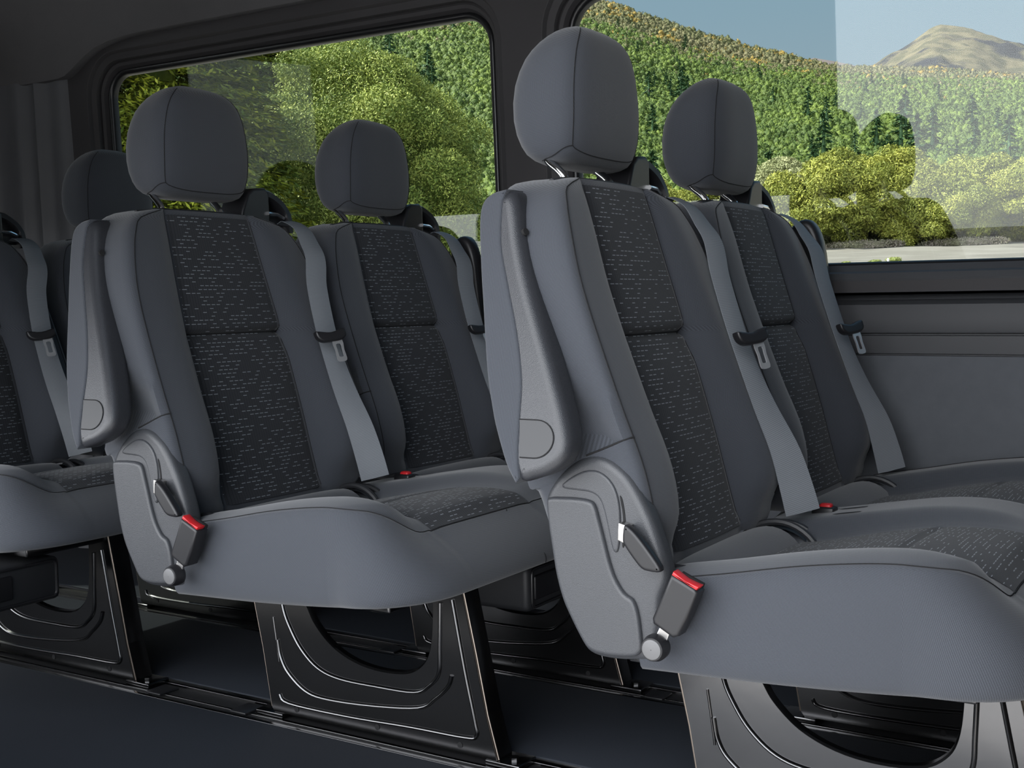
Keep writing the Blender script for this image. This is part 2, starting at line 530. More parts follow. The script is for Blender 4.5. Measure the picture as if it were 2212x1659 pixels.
def make_backrest(bench, yc):
    zs = [0.385, 0.39, 0.397, 0.405, 0.415, 0.43, 0.445, 0.46, 0.48, 0.50, 0.52, 0.535, 0.55, 0.560, 0.5655, 0.5665, 0.572, 0.58, 0.59, 0.605, 0.62, 0.64, 0.66, 0.667, 0.672, 0.677, 0.682, 0.686, 0.690, 0.694, 0.698, 0.705,
          0.72, 0.74, 0.76, 0.78, 0.80, 0.82, 0.84, 0.855, 0.868, 0.878, 0.886, 0.893, 0.899, 0.905, 0.909, 0.911]
    verts, uvs = [], []
    N1, N2 = 8, 9
    for z in zs:
        p = interp(PW, z); h = smooth_interp(HW, z); q = min(smooth_interp(SEAM, z), h - 0.001)
        p = min(p, q - 0.012)
        rear = panel_x(z) - interp([(0.385, 0.115), (0.6, 0.115), (0.85, 0.10), (0.911, 0.085)], z)
        dip = side_dip(z)
        ring = []
        fr = []
        for j in range(N1 + 1): fr.append(-p + 2 * p * j / N1)
        for j in range(1, N2 + 1): fr.append(p + (q - p) * j / N2)
        left = [-a for a in fr[N1 + 1:]][::-1]
        allf = left + fr
        for s_ in allf: ring.append((front_x(s_, z), s_))
        # side (far), rear, side (near)
        xf = front_x(q, z)
        far = [(xf - 0.002, q + (h - q) * 0.45), (xf - 0.008, q + (h - q) * 0.85), (xf - 0.02, h - dip * 0.3), (xf - 0.04, h - dip * 0.7), ((xf + rear) / 2, h - dip), (rear + 0.02, h - dip), (rear + 0.006, h - 0.007 - dip), (rear, h - 0.02)]
        ring += far
        for j in range(1, 6): ring.append((rear, (h - 0.02) * (1 - j / 3)))
        ring += [(a, -b) for a, b in far[::-1]]
        k_ = len(allf) + len(far) + 2
        ring = ring[k_:] + ring[:k_]
        ac = 0; last = None
        for (x, s_) in ring:
            if last: ac += math.hypot(x - last[0], s_ - last[1])
            last = (x, s_)
            zz = z
            if abs(s_) > q + 0.004: zz = z + (x - xf) * 0.42 * math.exp(-((z - 0.566) / 0.05) ** 2)
            verts.append((x, s_, zz)); uvs.append((ac, z))
        nr = len(ring)
    fs = grid_faces(len(zs), nr, True)
    fs.append(tuple(range(nr))); fs.append(tuple((len(zs) - 1) * nr + i for i in range(nr)))
    # skip the uv seam face stretch: harmless, it lies on the near rear edge
    o = obj('backrest', verts, fs, 'fabric', bench, uvs, True, 50, (0, yc, 0))
    # patterned panel, 1.2 mm proud
    pv, pu = [], []
    pz = [z for z in zs if 0.393 < z < 0.902] + [0.902]
    for z in pz:
        p = interp(PW, z) - 0.001
        for j in range(13):
            s_ = -p + 2 * p * j / 12
            e_ = 0.0016 if 0 < j < 12 else -0.001
            pv.append((front_x(s_, z) + e_, s_, z)); pu.append((s_ * 0.115 / p, z))
    obj('patterned_panel', pv, grid_faces(len(pz), 13), 'dash_fabric', o, pu, True, 60)
    # piping along the bolster edges + notch seam
    mb = MB()
    for sg in (-1, 1):
        pts = []
        for z in [0.43 + (0.9095 - 0.43) * (i / 60) for i in range(61)]:
            q = smooth_interp(SEAM, z)
            pts.append((front_x(q, z) + 0.0004, sg * q, z))
        mb.tube(pts, 0.0008, 5)
        mb.tube([(front_x(interp(PW, z), z), sg * interp(PW, z), z) for z in [0.40 + 0.5 * i / 40 for i in range(41)]], 0.0008, 5)
    mb.tube([(front_x(q * 0.121 / 12, 0.6893) + 0.0022, q * 0.121 / 12, 0.6893) for q in range(-12, 13)], 0.0016, 6)
    mb.build('seam', 'seam_and_hole_dark', o)
    for sg in (-1, 1):
        ns = MB()
        xf_ = front_x(0.2385, 0.566)
        ns.tube([(xf_ + 0.001, sg * 0.2385, 0.5662), (xf_ - 0.002, sg * 0.2452, 0.5652), (xf_ - 0.008, sg * 0.2508, 0.5627), (xf_ - 0.02, sg * 0.2532, 0.5575), (xf_ - 0.04, sg * 0.2535, 0.549), (xf_ - 0.06, sg * 0.2535, 0.541)], 0.0013, 6)
        ns.build('notch_seam', 'seam_and_hole_dark', o)
    # black trim roll along the upper edge
    tr = MB()
    tr.tube([(0.040 - 0.012 * abs(s_ / 0.13) ** 2, s_, 0.9085 - 0.006 * abs(s_ / 0.15) ** 3) for s_ in [-0.15 + 0.3 * i / 24 for i in range(25)]], 0.006, 8)
    tr.build('top_trim', 'soft_black', o)
    return o
def make_headrest(bench, yc):
    """rounded block, seamed along its near front edge; posts bend back into it"""
    cy = 0.0275
    zs = [0.938, 0.941, 0.947, 0.956, 0.968, 0.985, 1.005, 1.03, 1.055, 1.075, 1.092, 1.105, 1.116, 1.125, 1.132, 1.138, 1.142, 1.144]
    HWT = [(0.938, 0.066), (0.943, 0.088), (0.952, 0.100), (0.97, 0.108), (1.0, 0.112), (1.04, 0.111), (1.075, 0.104), (1.10, 0.094), (1.118, 0.080), (1.132, 0.060), (1.140, 0.038), (1.144, 0.018)]
    FX = [(0.938, 0.004), (0.947, 0.017), (0.962, 0.026), (1.0, 0.034), (1.05, 0.034), (1.10, 0.029), (1.125, 0.020), (1.138, 0.004), (1.144, -0.014)]
    RX = [(0.938, -0.045), (0.945, -0.062), (0.96, -0.080), (1.0, -0.096), (1.05, -0.096), (1.09, -0.082), (1.115, -0.062), (1.132, -0.042), (1.144, -0.024)]
    verts, uvs = [], []
    n = 64
    for z in zs:
        h = smooth_interp(HWT, z) + 0.0085; f = smooth_interp(FX, z) + 0.001; r = smooth_interp(RX, z) - 0.003
        cx = (f + r) / 2; hx = (f - r) / 2
        z = z + 0.003 * sstep(0.95, 1.14, z)
        ac = 0; last = None
        for j in range(n):
            a = 2 * PI * j / n + PI
            ca, sa = math.cos(a), math.sin(a)
            ex = 0.56 if ca > 0 else 0.75
            x = cx + hx * math.copysign(abs(ca) ** ex, ca)
            y = cy + h * math.copysign(abs(sa) ** 0.58, sa)
            if last: ac += math.hypot(x - last[0], y - last[1])
            last = (x, y)
            verts.append((x, y, z)); uvs.append((ac, z))
    fs = grid_faces(len(zs), n, True)
    fs.append(tuple(range(n))); fs.append(tuple((len(zs) - 1) * n + i for i in range(n)))
    o = obj('headrest', verts, fs, 'fabric', bench, uvs, True, 80, (0, yc, 0))
    sm = MB()
    def surf(a, z, push=0.0003):
        h = smooth_interp(HWT, z) + 0.0085; f = smooth_interp(FX, z) + 0.001; r = smooth_interp(RX, z) - 0.003
        cx = (f + r) / 2; hx = (f - r) / 2
        z = z + 0.003 * sstep(0.95, 1.14, z)
        ca, sa = math.cos(a), math.sin(a)
        return (cx + (hx + push) * math.copysign(abs(ca) ** (0.56 if ca > 0 else 0.75), ca), cy + (h + push) * math.copysign(abs(sa) ** 0.58, sa), z)
    zz = [0.962 + (1.134 - 0.962) * i / 30 for i in range(31)]
    for sg in (-1, 1):
        A = sg * 0.90
        sm.tube([surf(A, z) for z in zz], 0.0007, 5)
        sm.tube([surf(A + sg * 0.9 * t, 0.962 - 0.018 * sstep(0, 1, t)) for t in [i / 10 for i in range(11)]], 0.0007, 5)
    sm.tube([surf(-0.90 + 1.80 * t, 0.962 - 0.012 * math.sin(PI * t) ** 0.6) for t in [i / 24 for i in range(25)]], 0.0007, 5)
    sm.build('headrest_seam', 'seam_and_hole_dark', o)
    for s_ in (-0.070, 0.076):
        p = MB()
        p.tube(cat([(0.0, s_, 0.895), (0.0, s_, 0.915), (-0.010, s_ + 0.001, 0.928), (-0.026, s_ + 0.004, 0.940), (-0.034, s_ + 0.006, 0.952), (-0.036, s_ + 0.006, 0.975)], 6), 0.0062, 14)
        p.build('headrest_post', 'chrome', o)
    return o
def make_post_sleeves(back):
    for s_ in (-0.070, 0.076):
        q = MB()
        prof = [(0.019, 0.0), (0.020, 0.003), (0.019, 0.006), (0.013, 0.0085), (0.008, 0.009)]
        vs = []; n = 20
        for r, z in [(0.021, -0.012)] + prof:
            for j in range(n):
                a = 2 * PI * j / n
                vs.append((math.cos(a) * r * 0.9, s_ + math.sin(a) * r * 1.15, 0.9085 + z))
        fs = grid_faces(6, n, True); fs.append(tuple(5 * n + j for j in range(n)))
        q.add(vs, fs)
        q.build('post_sleeve', 'black_plastic', back)
def make_belt_guide(back):
    """black hooded belt outlet on the far shoulder"""
    mb = MB()
    prof = [(0.124, 0.893), (0.132, 0.925), (0.147, 0.958), (0.163, 0.969), (0.196, 0.972), (0.207, 0.963), (0.210, 0.893)]
    mb.prism(prof, -0.060, 0.004, 0.005, 3)
    mb.v = [Vector((v.y, v.x, v.z)) for v in mb.v]
    g = mb.build('belt_guide', 'black_plastic', back, sharp=35)
    a = MB()
    ap = cat([(-0.028, 0.186, 0.963), (-0.026, 0.206, 0.962), (-0.024, 0.222, 0.957), (-0.020, 0.240, 0.945), (-0.017, 0.252, 0.931), (-0.014, 0.258, 0.915), (-0.014, 0.262, 0.885)], 5)
    pr = [(-0.030, -0.006), (-0.030, 0.004), (-0.024, 0.0075), (0.020, 0.0075), (0.026, 0.004), (0.026, -0.006), (0.020, -0.009), (-0.024, -0.009)]
    vs = []
    for i, p in enumerate(ap):
        t = (ap[min(i + 1, len(ap) - 1)] - ap[max(0, i - 1)]).normalized()
        up_ = Vector((0, -t.z, t.y)).normalized()
        for (dx, du) in pr: vs.append(p + Vector((dx, 0, 0)) + up_ * du)
    fs = grid_faces(len(ap), 8, True); fs.append(tuple(range(8))); fs.append(tuple((len(ap) - 1) * 8 + i for i in range(8)))
    a.add(vs, fs)
    a.build('guide_arch', 'black_plastic', g, sharp=35)
    b = MB().box((-0.045, 0.18, 0.893), (-0.008, 0.262, 0.925), 0.004)
    b.build('guide_throat', 'soft_black', g)
    r = MB(); r.tube([(0.006, 0.20, 0.922), (0.006, 0.225, 0.921), (0.004, 0.246, 0.914)], 0.004, 8)
    r.build('guide_roller', 'chrome', g)
BL = [(0.900, 0.018, 0.212), (0.905, 0.035, 0.212), (0.890, 0.062, 0.213), (0.86, 0.083, 0.207), (0.83, 0.103, 0.198), (0.78, 0.122, 0.178), (0.70, 0.152, 0.164), (0.636, 0.176, 0.160), (0.57, 0.200, 0.160), (0.505, 0.224, 0.164), (0.445, 0.236, 0.174), (0.402, 0.244, 0.180)]
def make_belt(back):
    """webbing from the outlet over the shoulder down the bolster to the cushion gap"""
    rows_ = cat([(max(x, max(front_x(s_ + 0.048 * q / 6, z) for q in range(7)) + 0.003) if 0.43 < z < 0.88 else x, s_, z) for (z, x, s_) in BL], 5)
    W_ = 0.042; th = 0.0014
    vs, us = [], []; ln = 0
    for i, p in enumerate(rows_):
        t = (rows_[min(i + 1, len(rows_) - 1)] - rows_[max(0, i - 1)]).normalized()
        if i: ln += (rows_[i] - rows_[i - 1]).length
        f = i / (len(rows_) - 1)
        tw = 0.30 * sstep(0.12, 0.35, f) + 0.65 * sstep(0.60, 1.0, f)
        W_ = 0.044 + 0.010 * sstep(0.6, 1.0, f)
        lat = Vector((math.sin(tw), math.cos(tw), 0)); lat = (lat - t * lat.dot(t)).normalized()
        nrm = lat.cross(t).normalized()
        if nrm.x < 0: nrm = -nrm
        for k in range(5):
            vs.append(p + lat * (W_ * k / 4) + nrm * (0.002 * math.sin(PI * k / 4))); us.append((W_ * k / 4, ln))
        for k in range(4, -1, -1):
            vs.append(p + lat * (W_ * k / 4) - nrm * th + nrm * (0.002 * math.sin(PI * k / 4))); us.append((W_ * k / 4, ln))
    fs = grid_faces(len(rows_), 10, True); fs.append(tuple(range(10))); fs.append(tuple((len(rows_) - 1) * 10 + i for i in range(10)))
    belt = obj('seat_belt', vs, fs, 'webbing', back, us, True, 50)
    # latch: black housing + steel tongue
    c = Vector((0.180, 0.160, 0.675)); dn = Vector((0.30, 0.03, -0.95)).normalized(); lat = Vector((0.40, 0.915, 0.10)).normalized(); nr = lat.cross(dn).normalized(); nr = nr if nr.x > 0 else -nr; c += nr * 0.013 + lat * 0.004
    def fr(prof, t0, t1, bev):
        m_ = MB(); m_.prism(prof, t0, t1, bev, 3)
        m_.v = [c + lat * v.x + nr * (-v.y) + dn * (-v.z) for v in m_.v]
        return m_
    hp = cat([(-0.031, 0.009), (-0.026, 0.011), (0.0, 0.006), (0.026, 0.011), (0.031, 0.009), (0.030, -0.004), (0.018, -0.011), (0.0, -0.012), (-0.018, -0.011), (-0.029, -0.003)], 3, True)
    fr(hp, -0.012, 0.004, 0.004).build('belt_housing', 'black_plastic', belt)
    # tongue: frame with a slot, offset to the far side like the photo
    tg = MB()
    ox, w2 = 0.010, 0.0100
    outer = cat([(ox - w2, -0.008), (ox - w2 + 0.001, -0.030), (ox - w2, -0.047), (ox - w2 + 0.004, -0.052), (ox + w2 - 0.004, -0.052), (ox + w2, -0.047), (ox + w2 - 0.001, -0.030), (ox + w2, -0.008)], 2, True)
    inner = cat([(ox - 0.005, -0.018), (ox - 0.005, -0.028), (ox - 0.005, -0.039), (ox - 0.004, -0.043), (ox + 0.004, -0.043), (ox + 0.005, -0.039), (ox + 0.005, -0.028), (ox + 0.005, -0.018)], 2, True)
    n = len(outer); vs = []
    for yy in (-0.006, -0.0035):
        for q in (outer, inner):
            for p in q: vs.append(c + lat * p[0] + nr * (-yy) + dn * (-p[1]))
    fs = []
    for i in range(n):
        j = (i + 1) % n
        fs += [(i, j, n + j, n + i), (2 * n + i, 3 * n + i, 3 * n + j, 2 * n + j), (i, 2 * n + i, 2 * n + j, j), (n + i, n + j, 3 * n + j, 3 * n + i)]
    tg.add(vs, fs); tg.build('belt_tongue', 'tongue_steel', belt, sharp=30)
    return belt
# ---- cushion
ZS = [(0.20, 0.380), (0.24, 0.390), (0.31, 0.403), (0.41, 0.423), (0.50, 0.435), (0.55, 0.4355), (0.60, 0.425), (0.64, 0.412), (0.66, 0.402)]
ZB = [(0.20, 0.270), (0.385, 0.277), (0.55, 0.289), (0.66, 0.303), (0.70, 0.309)]
Y0, Y1 = -0.240, 0.770
PANZ = [(0.26, 0.366), (0.32, 0.376), (0.40, 0.395), (0.48, 0.409), (0.55, 0.413), (0.60, 0.408), (0.626, 0.397)]
RIDZ = [(0.20, 0.388), (0.28, 0.398), (0.36, 0.412), (0.46, 0.428), (0.54, 0.428), (0.60, 0.412), (0.626, 0.397)]
XR, XF, RC = 0.205, 0.626, 0.095
def cush_h(x, y):
    pz = smooth_interp(PANZ, x)
    zs = smooth_interp(ZS, x); rz = smooth_interp(RIDZ, x)
    # distance across: A panel -.125...165, ridge, B panel .375...665, outer bolsters
    def up(dst, top): return pz + (top - pz) * sstep(0.0, 0.065, dst)
    if y < -0.125:
        tz = zs + 0.010 * math.sin(PI * max(0, min(1, (y - Y0) / 0.10)))
        z = up(-0.125 - y, tz)
        if y < Y0 + 0.03: z = min(z, zs + 0.010 * math.sin(PI * (y - Y0) / 0.10))
        z = pz + (z - pz)
    elif y <= 0.165: z = pz - 0.002 + 0.006 * math.sin(PI * (y + 0.125) / 0.29)
    elif y < 0.385:
        z = up(min(y - 0.165, 0.385 - y), rz)
    elif y <= 0.655: z = pz - 0.002 + 0.006 * math.sin(PI * (y - 0.385) / 0.27)
    else: z = up(y - 0.655, zs + 0.004)
    z -= 0.006 * math.exp(-((x - 0.475) / 0.006) ** 2) * (1 if (-0.12 < y < 0.16 or 0.39 < y < 0.65) else 0)
    return z
def x_front(y):
    e = min(y - Y0, Y1 - y)
    base = XF
    if e < RC:
        k = (RC - e) / RC
        base = XF - RC * (1 - math.sqrt(max(0.0, 1 - k * k)))
    return base
def make_cushion(bench):
    ys = []
    y = Y0
    bp_ = [Y0 + 0.0001]
    seg = [(-0.240, -0.225, 5), (-0.225, -0.125, 14), (-0.125, -0.10, 4), (-0.10, 0.14, 10), (0.14, 0.165, 4), (0.165, 0.25, 10), (0.25, 0.30, 3), (0.30, 0.385, 10), (0.385, 0.41, 4), (0.41, 0.63, 8), (0.63, 0.655, 4), (0.655, 0.745, 10), (0.745, 0.770, 5)]
    for a, b, k in seg: ys += [a + (b - a) * i / k for i in range(k)]
    ys.append(Y1)
    ys = [y for y in ys if Y0 + RC < y < Y1 - RC]
    arc = [Y0 + RC * (1 - math.cos(PI / 2 * i / 16)) for i in range(17)]
    ys = arc + ys + [Y0 + Y1 - a for a in arc[::-1]]
    us_ = [i / 30 for i in range(31)]
    us_ = sorted(set(us_ + [(0.475 - XR + dd) / (XF - XR) for dd in (-0.010, -0.005, 0, 0.005, 0.010)] + [0.985, 0.995]))
    nu, nv = len(us_), len(ys)
    verts, uvs = [], []
    for u in us_:
        for y in ys:
            xf = x_front(y); x = XR + (xf - XR) * u
            z = cush_h(x, y)
            fz = 0.397 + (smooth_interp(ZS, XF - RC) - 0.397) * (1 - sstep(0.0, RC, min(y - Y0, Y1 - y)))
            k = sstep(0.93, 1.0, u)
            z = z * (1 - k) + min(z, fz) * k
            if u > 0.97: z -= 0.004 * sstep(0.97, 1.0, u) * sstep(0, 0.08, min(y - Y0, Y1 - y))
            verts.append(Vector((x, y, z))); uvs.append((x, y))
    fs = grid_faces(nu, nv)
    # boundary loop: near side (rear->front), front (near->far), far side (front->rear), rear (far->near)
    loop = [i * nv for i in range(nu)] + [(nu - 1) * nv + j for j in range(1, nv)] + [i * nv + nv - 1 for i in range(nu - 2, -1, -1)] + [j for j in range(nv - 2, 0, -1)]
    L = len(loop)
    # outward directions
    sides = []
    for k in range(L):
        p = verts[loop[k]]; a = verts[loop[k - 1]]; b = verts[loop[(k + 1) % L]]
        t = (b - a); t.z = 0; t.normalize()
        sides.append(Vector((t.y, -t.x, 0)))
    lev = [(0.0, 0.0), (0.02, 0.004), (0.07, 0.010), (0.15, 0.4), (0.27, 0.62), (0.40, 0.80), (0.55, 0.93), (0.70, 1.0), (0.85, 1.0), (0.94, 0.92), (0.985, 0.80), (1.0, 0.62)]
    prev = loop
    perim = [0.0]
    for k in range(1, L): perim.append(perim[-1] + (verts[loop[k]] - verts[loop[k - 1]]).length)
    for li, (t, o_) in enumerate(lev[1:]):
        cur = []
        for k in range(L):
            p = verts[loop[k]]; sdir = sides[k]
            zb = smooth_interp(ZB, p.x + 0.05 * max(0, sdir.x))
            fx = sstep(0.0, 1.0, max(0.0, sdir.x))
            q = {1: 0.004, 2: 0.009}.get(li + 1)
            side_off = [0, 0.003, 0.008, 0.013, 0.016, 0.017, 0.017, 0.017, 0.016, 0.013, 0.008, 0.002][li + 1]
            front_off = [0, 0.003, 0.009, 0.022, 0.038, 0.054, 0.067, 0.075, 0.078, 0.076, 0.070, 0.060][li + 1]
            if sdir.x < -0.5: side_off = 0
            off = side_off * (1 - fx) + front_off * fx
            nvx = p + sdir * off; nvx.z = p.z + (zb - p.z) * t
            verts.append(nvx); cur.append(len(verts) - 1)
            uvs.append((perim[k] * 1.0, nvx.z))
        for k in range(L):
            j = (k + 1) % L
            fs.append((prev[k], prev[j], cur[j], cur[k]))
        prev = cur
    fs.append(tuple(prev))
    c = obj('cushion', verts, fs, 'fabric', bench, uvs, True, 60)
    # panels
    for (a, b) in ((-0.124, 0.164), (0.386, 0.654)):
        pv, pu = [], []
        xs_ = [0.275 + (XF - 0.001 - 0.275) * i / 44 for i in range(45)]
        for x in xs_:
            u = (x - XR) / (XF - XR)
            for j in range(15):
                y = a + (b - a) * j / 14
                z = cush_h(x, y); k = sstep(0.93, 1.0, u); z = z * (1 - k) + min(z, 0.397) * k
                if u > 0.97: z -= 0.004 * sstep(0.97, 1.0, u)
                pv.append((x, y, z + 0.0016)); pu.append((y, x))
        obj('cushion_panel', pv, grid_faces(len(xs_), 15), 'dash_fabric', c, pu, True, 60)
    # seam thread round the upper edge
    sm = MB()
    ring = [verts[i] + Vector((0, 0, 0.0006)) for i in loop[: (nu - 1) + nv + nu - 2]]
    sm.tube(ring, 0.0008, 5)
    sm.tube([(XF + 0.004 + 0.075 * sstep(0.05, 0.9, t), 0.085, 0.393 - 0.083 * t) for t in [i / 12 for i in range(13)]], 0.0008, 5)
    sm.build('cushion_seam', 'seam_and_hole_dark', c)
    # rear roll and its plastic guides
    for yc in (0.0, 0.52):
        r = MB(); vs = []; us = []
        n = 14
        for i in range(n + 1):
            a = -0.25 + (PI * 0.78 + 0.25) * i / n
            x = 0.228 - 0.062 * math.cos(a); z = 0.325 + 0.070 * math.sin(a)
            for j in range(13):
                s_ = -0.150 + 0.300 * j / 12
                dd = 0.004 * (abs(j - 6) / 6) ** 4
                vs.append((x, yc + s_ + (0.0), z - dd)); us.append((s_, a * 0.06))
        r.add(vs, grid_faces(n + 1, 13), us)
        r.build('rear_roll', 'fabric', c)
        for s_ in (-0.185, 0.185):
            g = MB()
            for q, rad in ((-0.018, 0.072), (0.016, 0.066)):
                g.tube([(0.236 - rad * 1.0 * math.cos(a), yc + s_ + q, 0.322 + rad * 1.02 * math.sin(a)) for a in [0.6 + (PI * 0.98 - 0.6) * i / 16 for i in range(17)]], 0.0055, 8)
            vs = []
            for i in range(15):
                a = 0.6 + (PI * 0.95 - 0.6) * i / 14
                for q in (-0.020, 0.0, 0.020):
                    rr = 0.064
                    vs.append((0.236 - rr * math.cos(a), yc + s_ + q, 0.322 + rr * math.sin(a)))
            g.add(vs, grid_faces(15, 3))
            g.build('anchor_guide', 'soft_black', c)
    # far belt buckle slots: dark caps on the fabric, coloured as inner shade
    for k, (xa, xb, yy) in enumerate(((0.296, 0.340, 0.286), (0.300, 0.345, 0.232))):
        s = MB()
        pts = []
        n = 20
        for j in range(n):
            a = 2 * PI * j / n
            x = (xa + xb) / 2 + (xb - xa) / 2 * math.copysign(abs(math.cos(a)) ** 0.5, math.cos(a)); y = yy + 0.0042 * math.sin(a)
            pts.append((x, y, cush_h(x, y) + 0.0012))
        ctr = ((xa + xb) / 2, yy, cush_h((xa + xb) / 2, yy) + 0.0018)
        s.add(pts + [ctr], [(j, (j + 1) % n, n) for j in range(n)])
        s.build('buckle_slot', 'seam_and_hole_dark', c)
    b = MB().box((0.255, 0.265, 0.385), (0.292, 0.290, 0.406), 0.004)
    bk = b.build('inboard_buckle', 'black_plastic', c)
    b = MB().box((0.262, 0.267, 0.400), (0.285, 0.288, 0.4125), 0.004)
    b.build('buckle_button', 'red_plastic', bk) if False else None
    rb = MB().box((0.266, 0.270, 0.400), (0.286, 0.286, 0.411), 0.004).build('red_release_button', 'red_plastic', c)
    return c
# ---- aisle-side furniture
def arm_y(x, z): return -0.460 + 0.26 * z
ARM_REAR = [(-0.004, 0.888), (-0.018, 0.885), (-0.032, 0.872), (-0.033, 0.845), (-0.022, 0.785), (-0.012, 0.740), (0.008, 0.650), (0.024, 0.600), (0.034, 0.575), (0.054, 0.535), (0.072, 0.513)]
ARM_SEAM = [(-0.004, 0.887), (0.002, 0.820), (0.022, 0.760), (0.044, 0.700), (0.060, 0.640), (0.064, 0.590), (0.068, 0.545), (0.075, 0.513)]
ARM_FRONT = [(0.090, 0.516), (0.112, 0.524), (0.130, 0.538), (0.138, 0.560), (0.130, 0.592), (0.104, 0.652), (0.078, 0.708), (0.048, 0.775), (0.030, 0.825), (0.022, 0.855), (0.015, 0.877), (0.006, 0.887)]
def make_armrest(bench):
    body = MB()
    full = ARM_REAR + ARM_FRONT
    body.prism([tuple(p) for p in cat(full, 4, True)], 0.0, 0.048, 0.016, 6, arm_y)
    a = body.build('armrest', 'armrest_plastic', bench, sharp=60)
    pad = MB()
    prof = [tuple(p + Vector((-0.003, 0))) for p in cat([(0.004, 0.8895)] + ARM_REAR[1:-1] + [(0.072, 0.5105)], 4)] + [tuple(p) for p in cat(ARM_SEAM[::-1], 4)][1:-1]
    pad.prism(prof, -0.0025, 0.0505, 0.004, 4, arm_y)
    pad.build('armrest_pad', 'fabric', a, sharp=60)
    cap = MB()
    cp = [(0.063, 0.590)] + [(0.090 + 0.026 * math.sin(t) * 1.0, 0.5665 + 0.0235 * math.cos(t)) for t in [PI * i / 16 for i in range(17)]] + [(0.070, 0.543)]
    cap.prism(cp, -0.0008, 0.004, 0.0005, 1, arm_y)
    cap.build('hinge_cap', 'armrest_cap', a)
    ring = MB()
    ring.tube([(p[0], arm_y(0, p[1]) - 0.0006, p[1]) for p in cp], 0.0009, 5)
    ring.build('cap_groove', 'seam_and_hole_dark', a)
    h = MB(); n = 16
    cx, cz = 0.034, 0.828
    nrm = Vector((0.93, -0.1, 0.35)).normalized()
    h.tube([Vector((0.018, arm_y(0, cz) + 0.016, cz)) , Vector((0.0318, arm_y(0, cz) + 0.012, cz + 0.004))], 0.0048, 14)
    h.build('screw_hole', 'seam_and_hole_dark', a)  # dark plug, coloured as the shade inside a screw hole
SH = [(0.071, 0.480), (0.074, 0.447), (0.079, 0.415), (0.085, 0.380), (0.094, 0.350), (0.105, 0.327), (0.119, 0.303), (0.130, 0.288), (0.145, 0.282), (0.170, 0.281), (0.200, 0.284), (0.223, 0.288), (0.232, 0.296), (0.234, 0.330), (0.236, 0.366), (0.244, 0.388), (0.244, 0.407), (0.233, 0.442), (0.222, 0.470), (0.207, 0.498), (0.191, 0.520), (0.171, 0.535), (0.153, 0.541), (0.134, 0.540), (0.114, 0.532), (0.094, 0.516), (0.079, 0.498)]
def make_shield(bench):
    YO = -0.2605
    s = MB()
    s.prism([tuple(p) for p in cat(SH, 3, True)], YO, YO + 0.034, 0.011, 5)
    o = s.build('side_shield', 'grained_plastic', bench, sharp=60)
    r = MB()
    low = [(0.0795, 0.484), (0.100, 0.4865), (0.122, 0.487), (0.138, 0.4855), (0.147, 0.480), (0.153, 0.462), (0.160, 0.437), (0.168, 0.408), (0.176, 0.388), (0.188, 0.371), (0.200, 0.364), (0.2065, 0.350), (0.210, 0.330), (0.212, 0.306), (0.2085, 0.296), (0.198, 0.2905), (0.170, 0.2875), (0.147, 0.2885), (0.134, 0.294), (0.124, 0.307), (0.110, 0.331), (0.099, 0.353), (0.090, 0.383), (0.084, 0.417), (0.079, 0.449), (0.077, 0.472)]
    r.prism([tuple(p) for p in cat(low, 3, True)], YO - 0.0065, YO + 0.004, 0.005, 4, None, False)
    r.build('shield_face', 'grained_plastic', o, sharp=60)
    u = MB()
    upp = [(0.1505, 0.4905), (0.1575, 0.479), (0.1635, 0.457), (0.1695, 0.430), (0.1735, 0.4215), (0.1785, 0.4235), (0.1815, 0.440), (0.1825, 0.460), (0.181, 0.483), (0.175, 0.503), (0.163, 0.517), (0.148, 0.5235), (0.131, 0.522), (0.114, 0.514), (0.102, 0.5055), (0.0985, 0.5005), (0.103, 0.4975), (0.120, 0.4965), (0.138, 0.4955)]
    u.prism([tuple(p) for p in cat(upp, 3, True)], YO - 0.003, YO + 0.004, 0.0028, 3, None, False)
    u.build('shield_lobe', 'grained_plastic', o, sharp=60)
    sl = MB()
    sl.prism([tuple(p) for p in cat([(0.1815, 0.494), (0.1850, 0.489), (0.1885, 0.470), (0.1890, 0.450), (0.1870, 0.430), (0.1840, 0.430), (0.1855, 0.450), (0.1852, 0.470), (0.1820, 0.488)], 3, True)], YO - 0.0008, YO + 0.004, 0.0004, 1)
    sl.build('lever_slot', 'seam_and_hole_dark', o)  # dark inlay standing proud, painted for the shade inside the slot
    st = MB().prism([(0.187, 0.462), (0.200, 0.459), (0.197, 0.436), (0.185, 0.440)], YO - 0.016, YO + 0.002, 0.001, 2)
    st.build('lever_arm', 'steel', o)
    lv = MB()
    lp = [(0.198, 0.461), (0.207, 0.458), (0.218, 0.448), (0.232, 0.432), (0.246, 0.414), (0.2455, 0.407), (0.232, 0.4065), (0.221, 0.409), (0.210, 0.420), (0.199, 0.434), (0.1955, 0.442)]
    lv.prism([tuple(p) for p in cat(lp, 3, True)], YO - 0.024, YO - 0.010, 0.004, 4)
    lv.build('recline_lever', 'black_plastic', o, sharp=60)
    return o
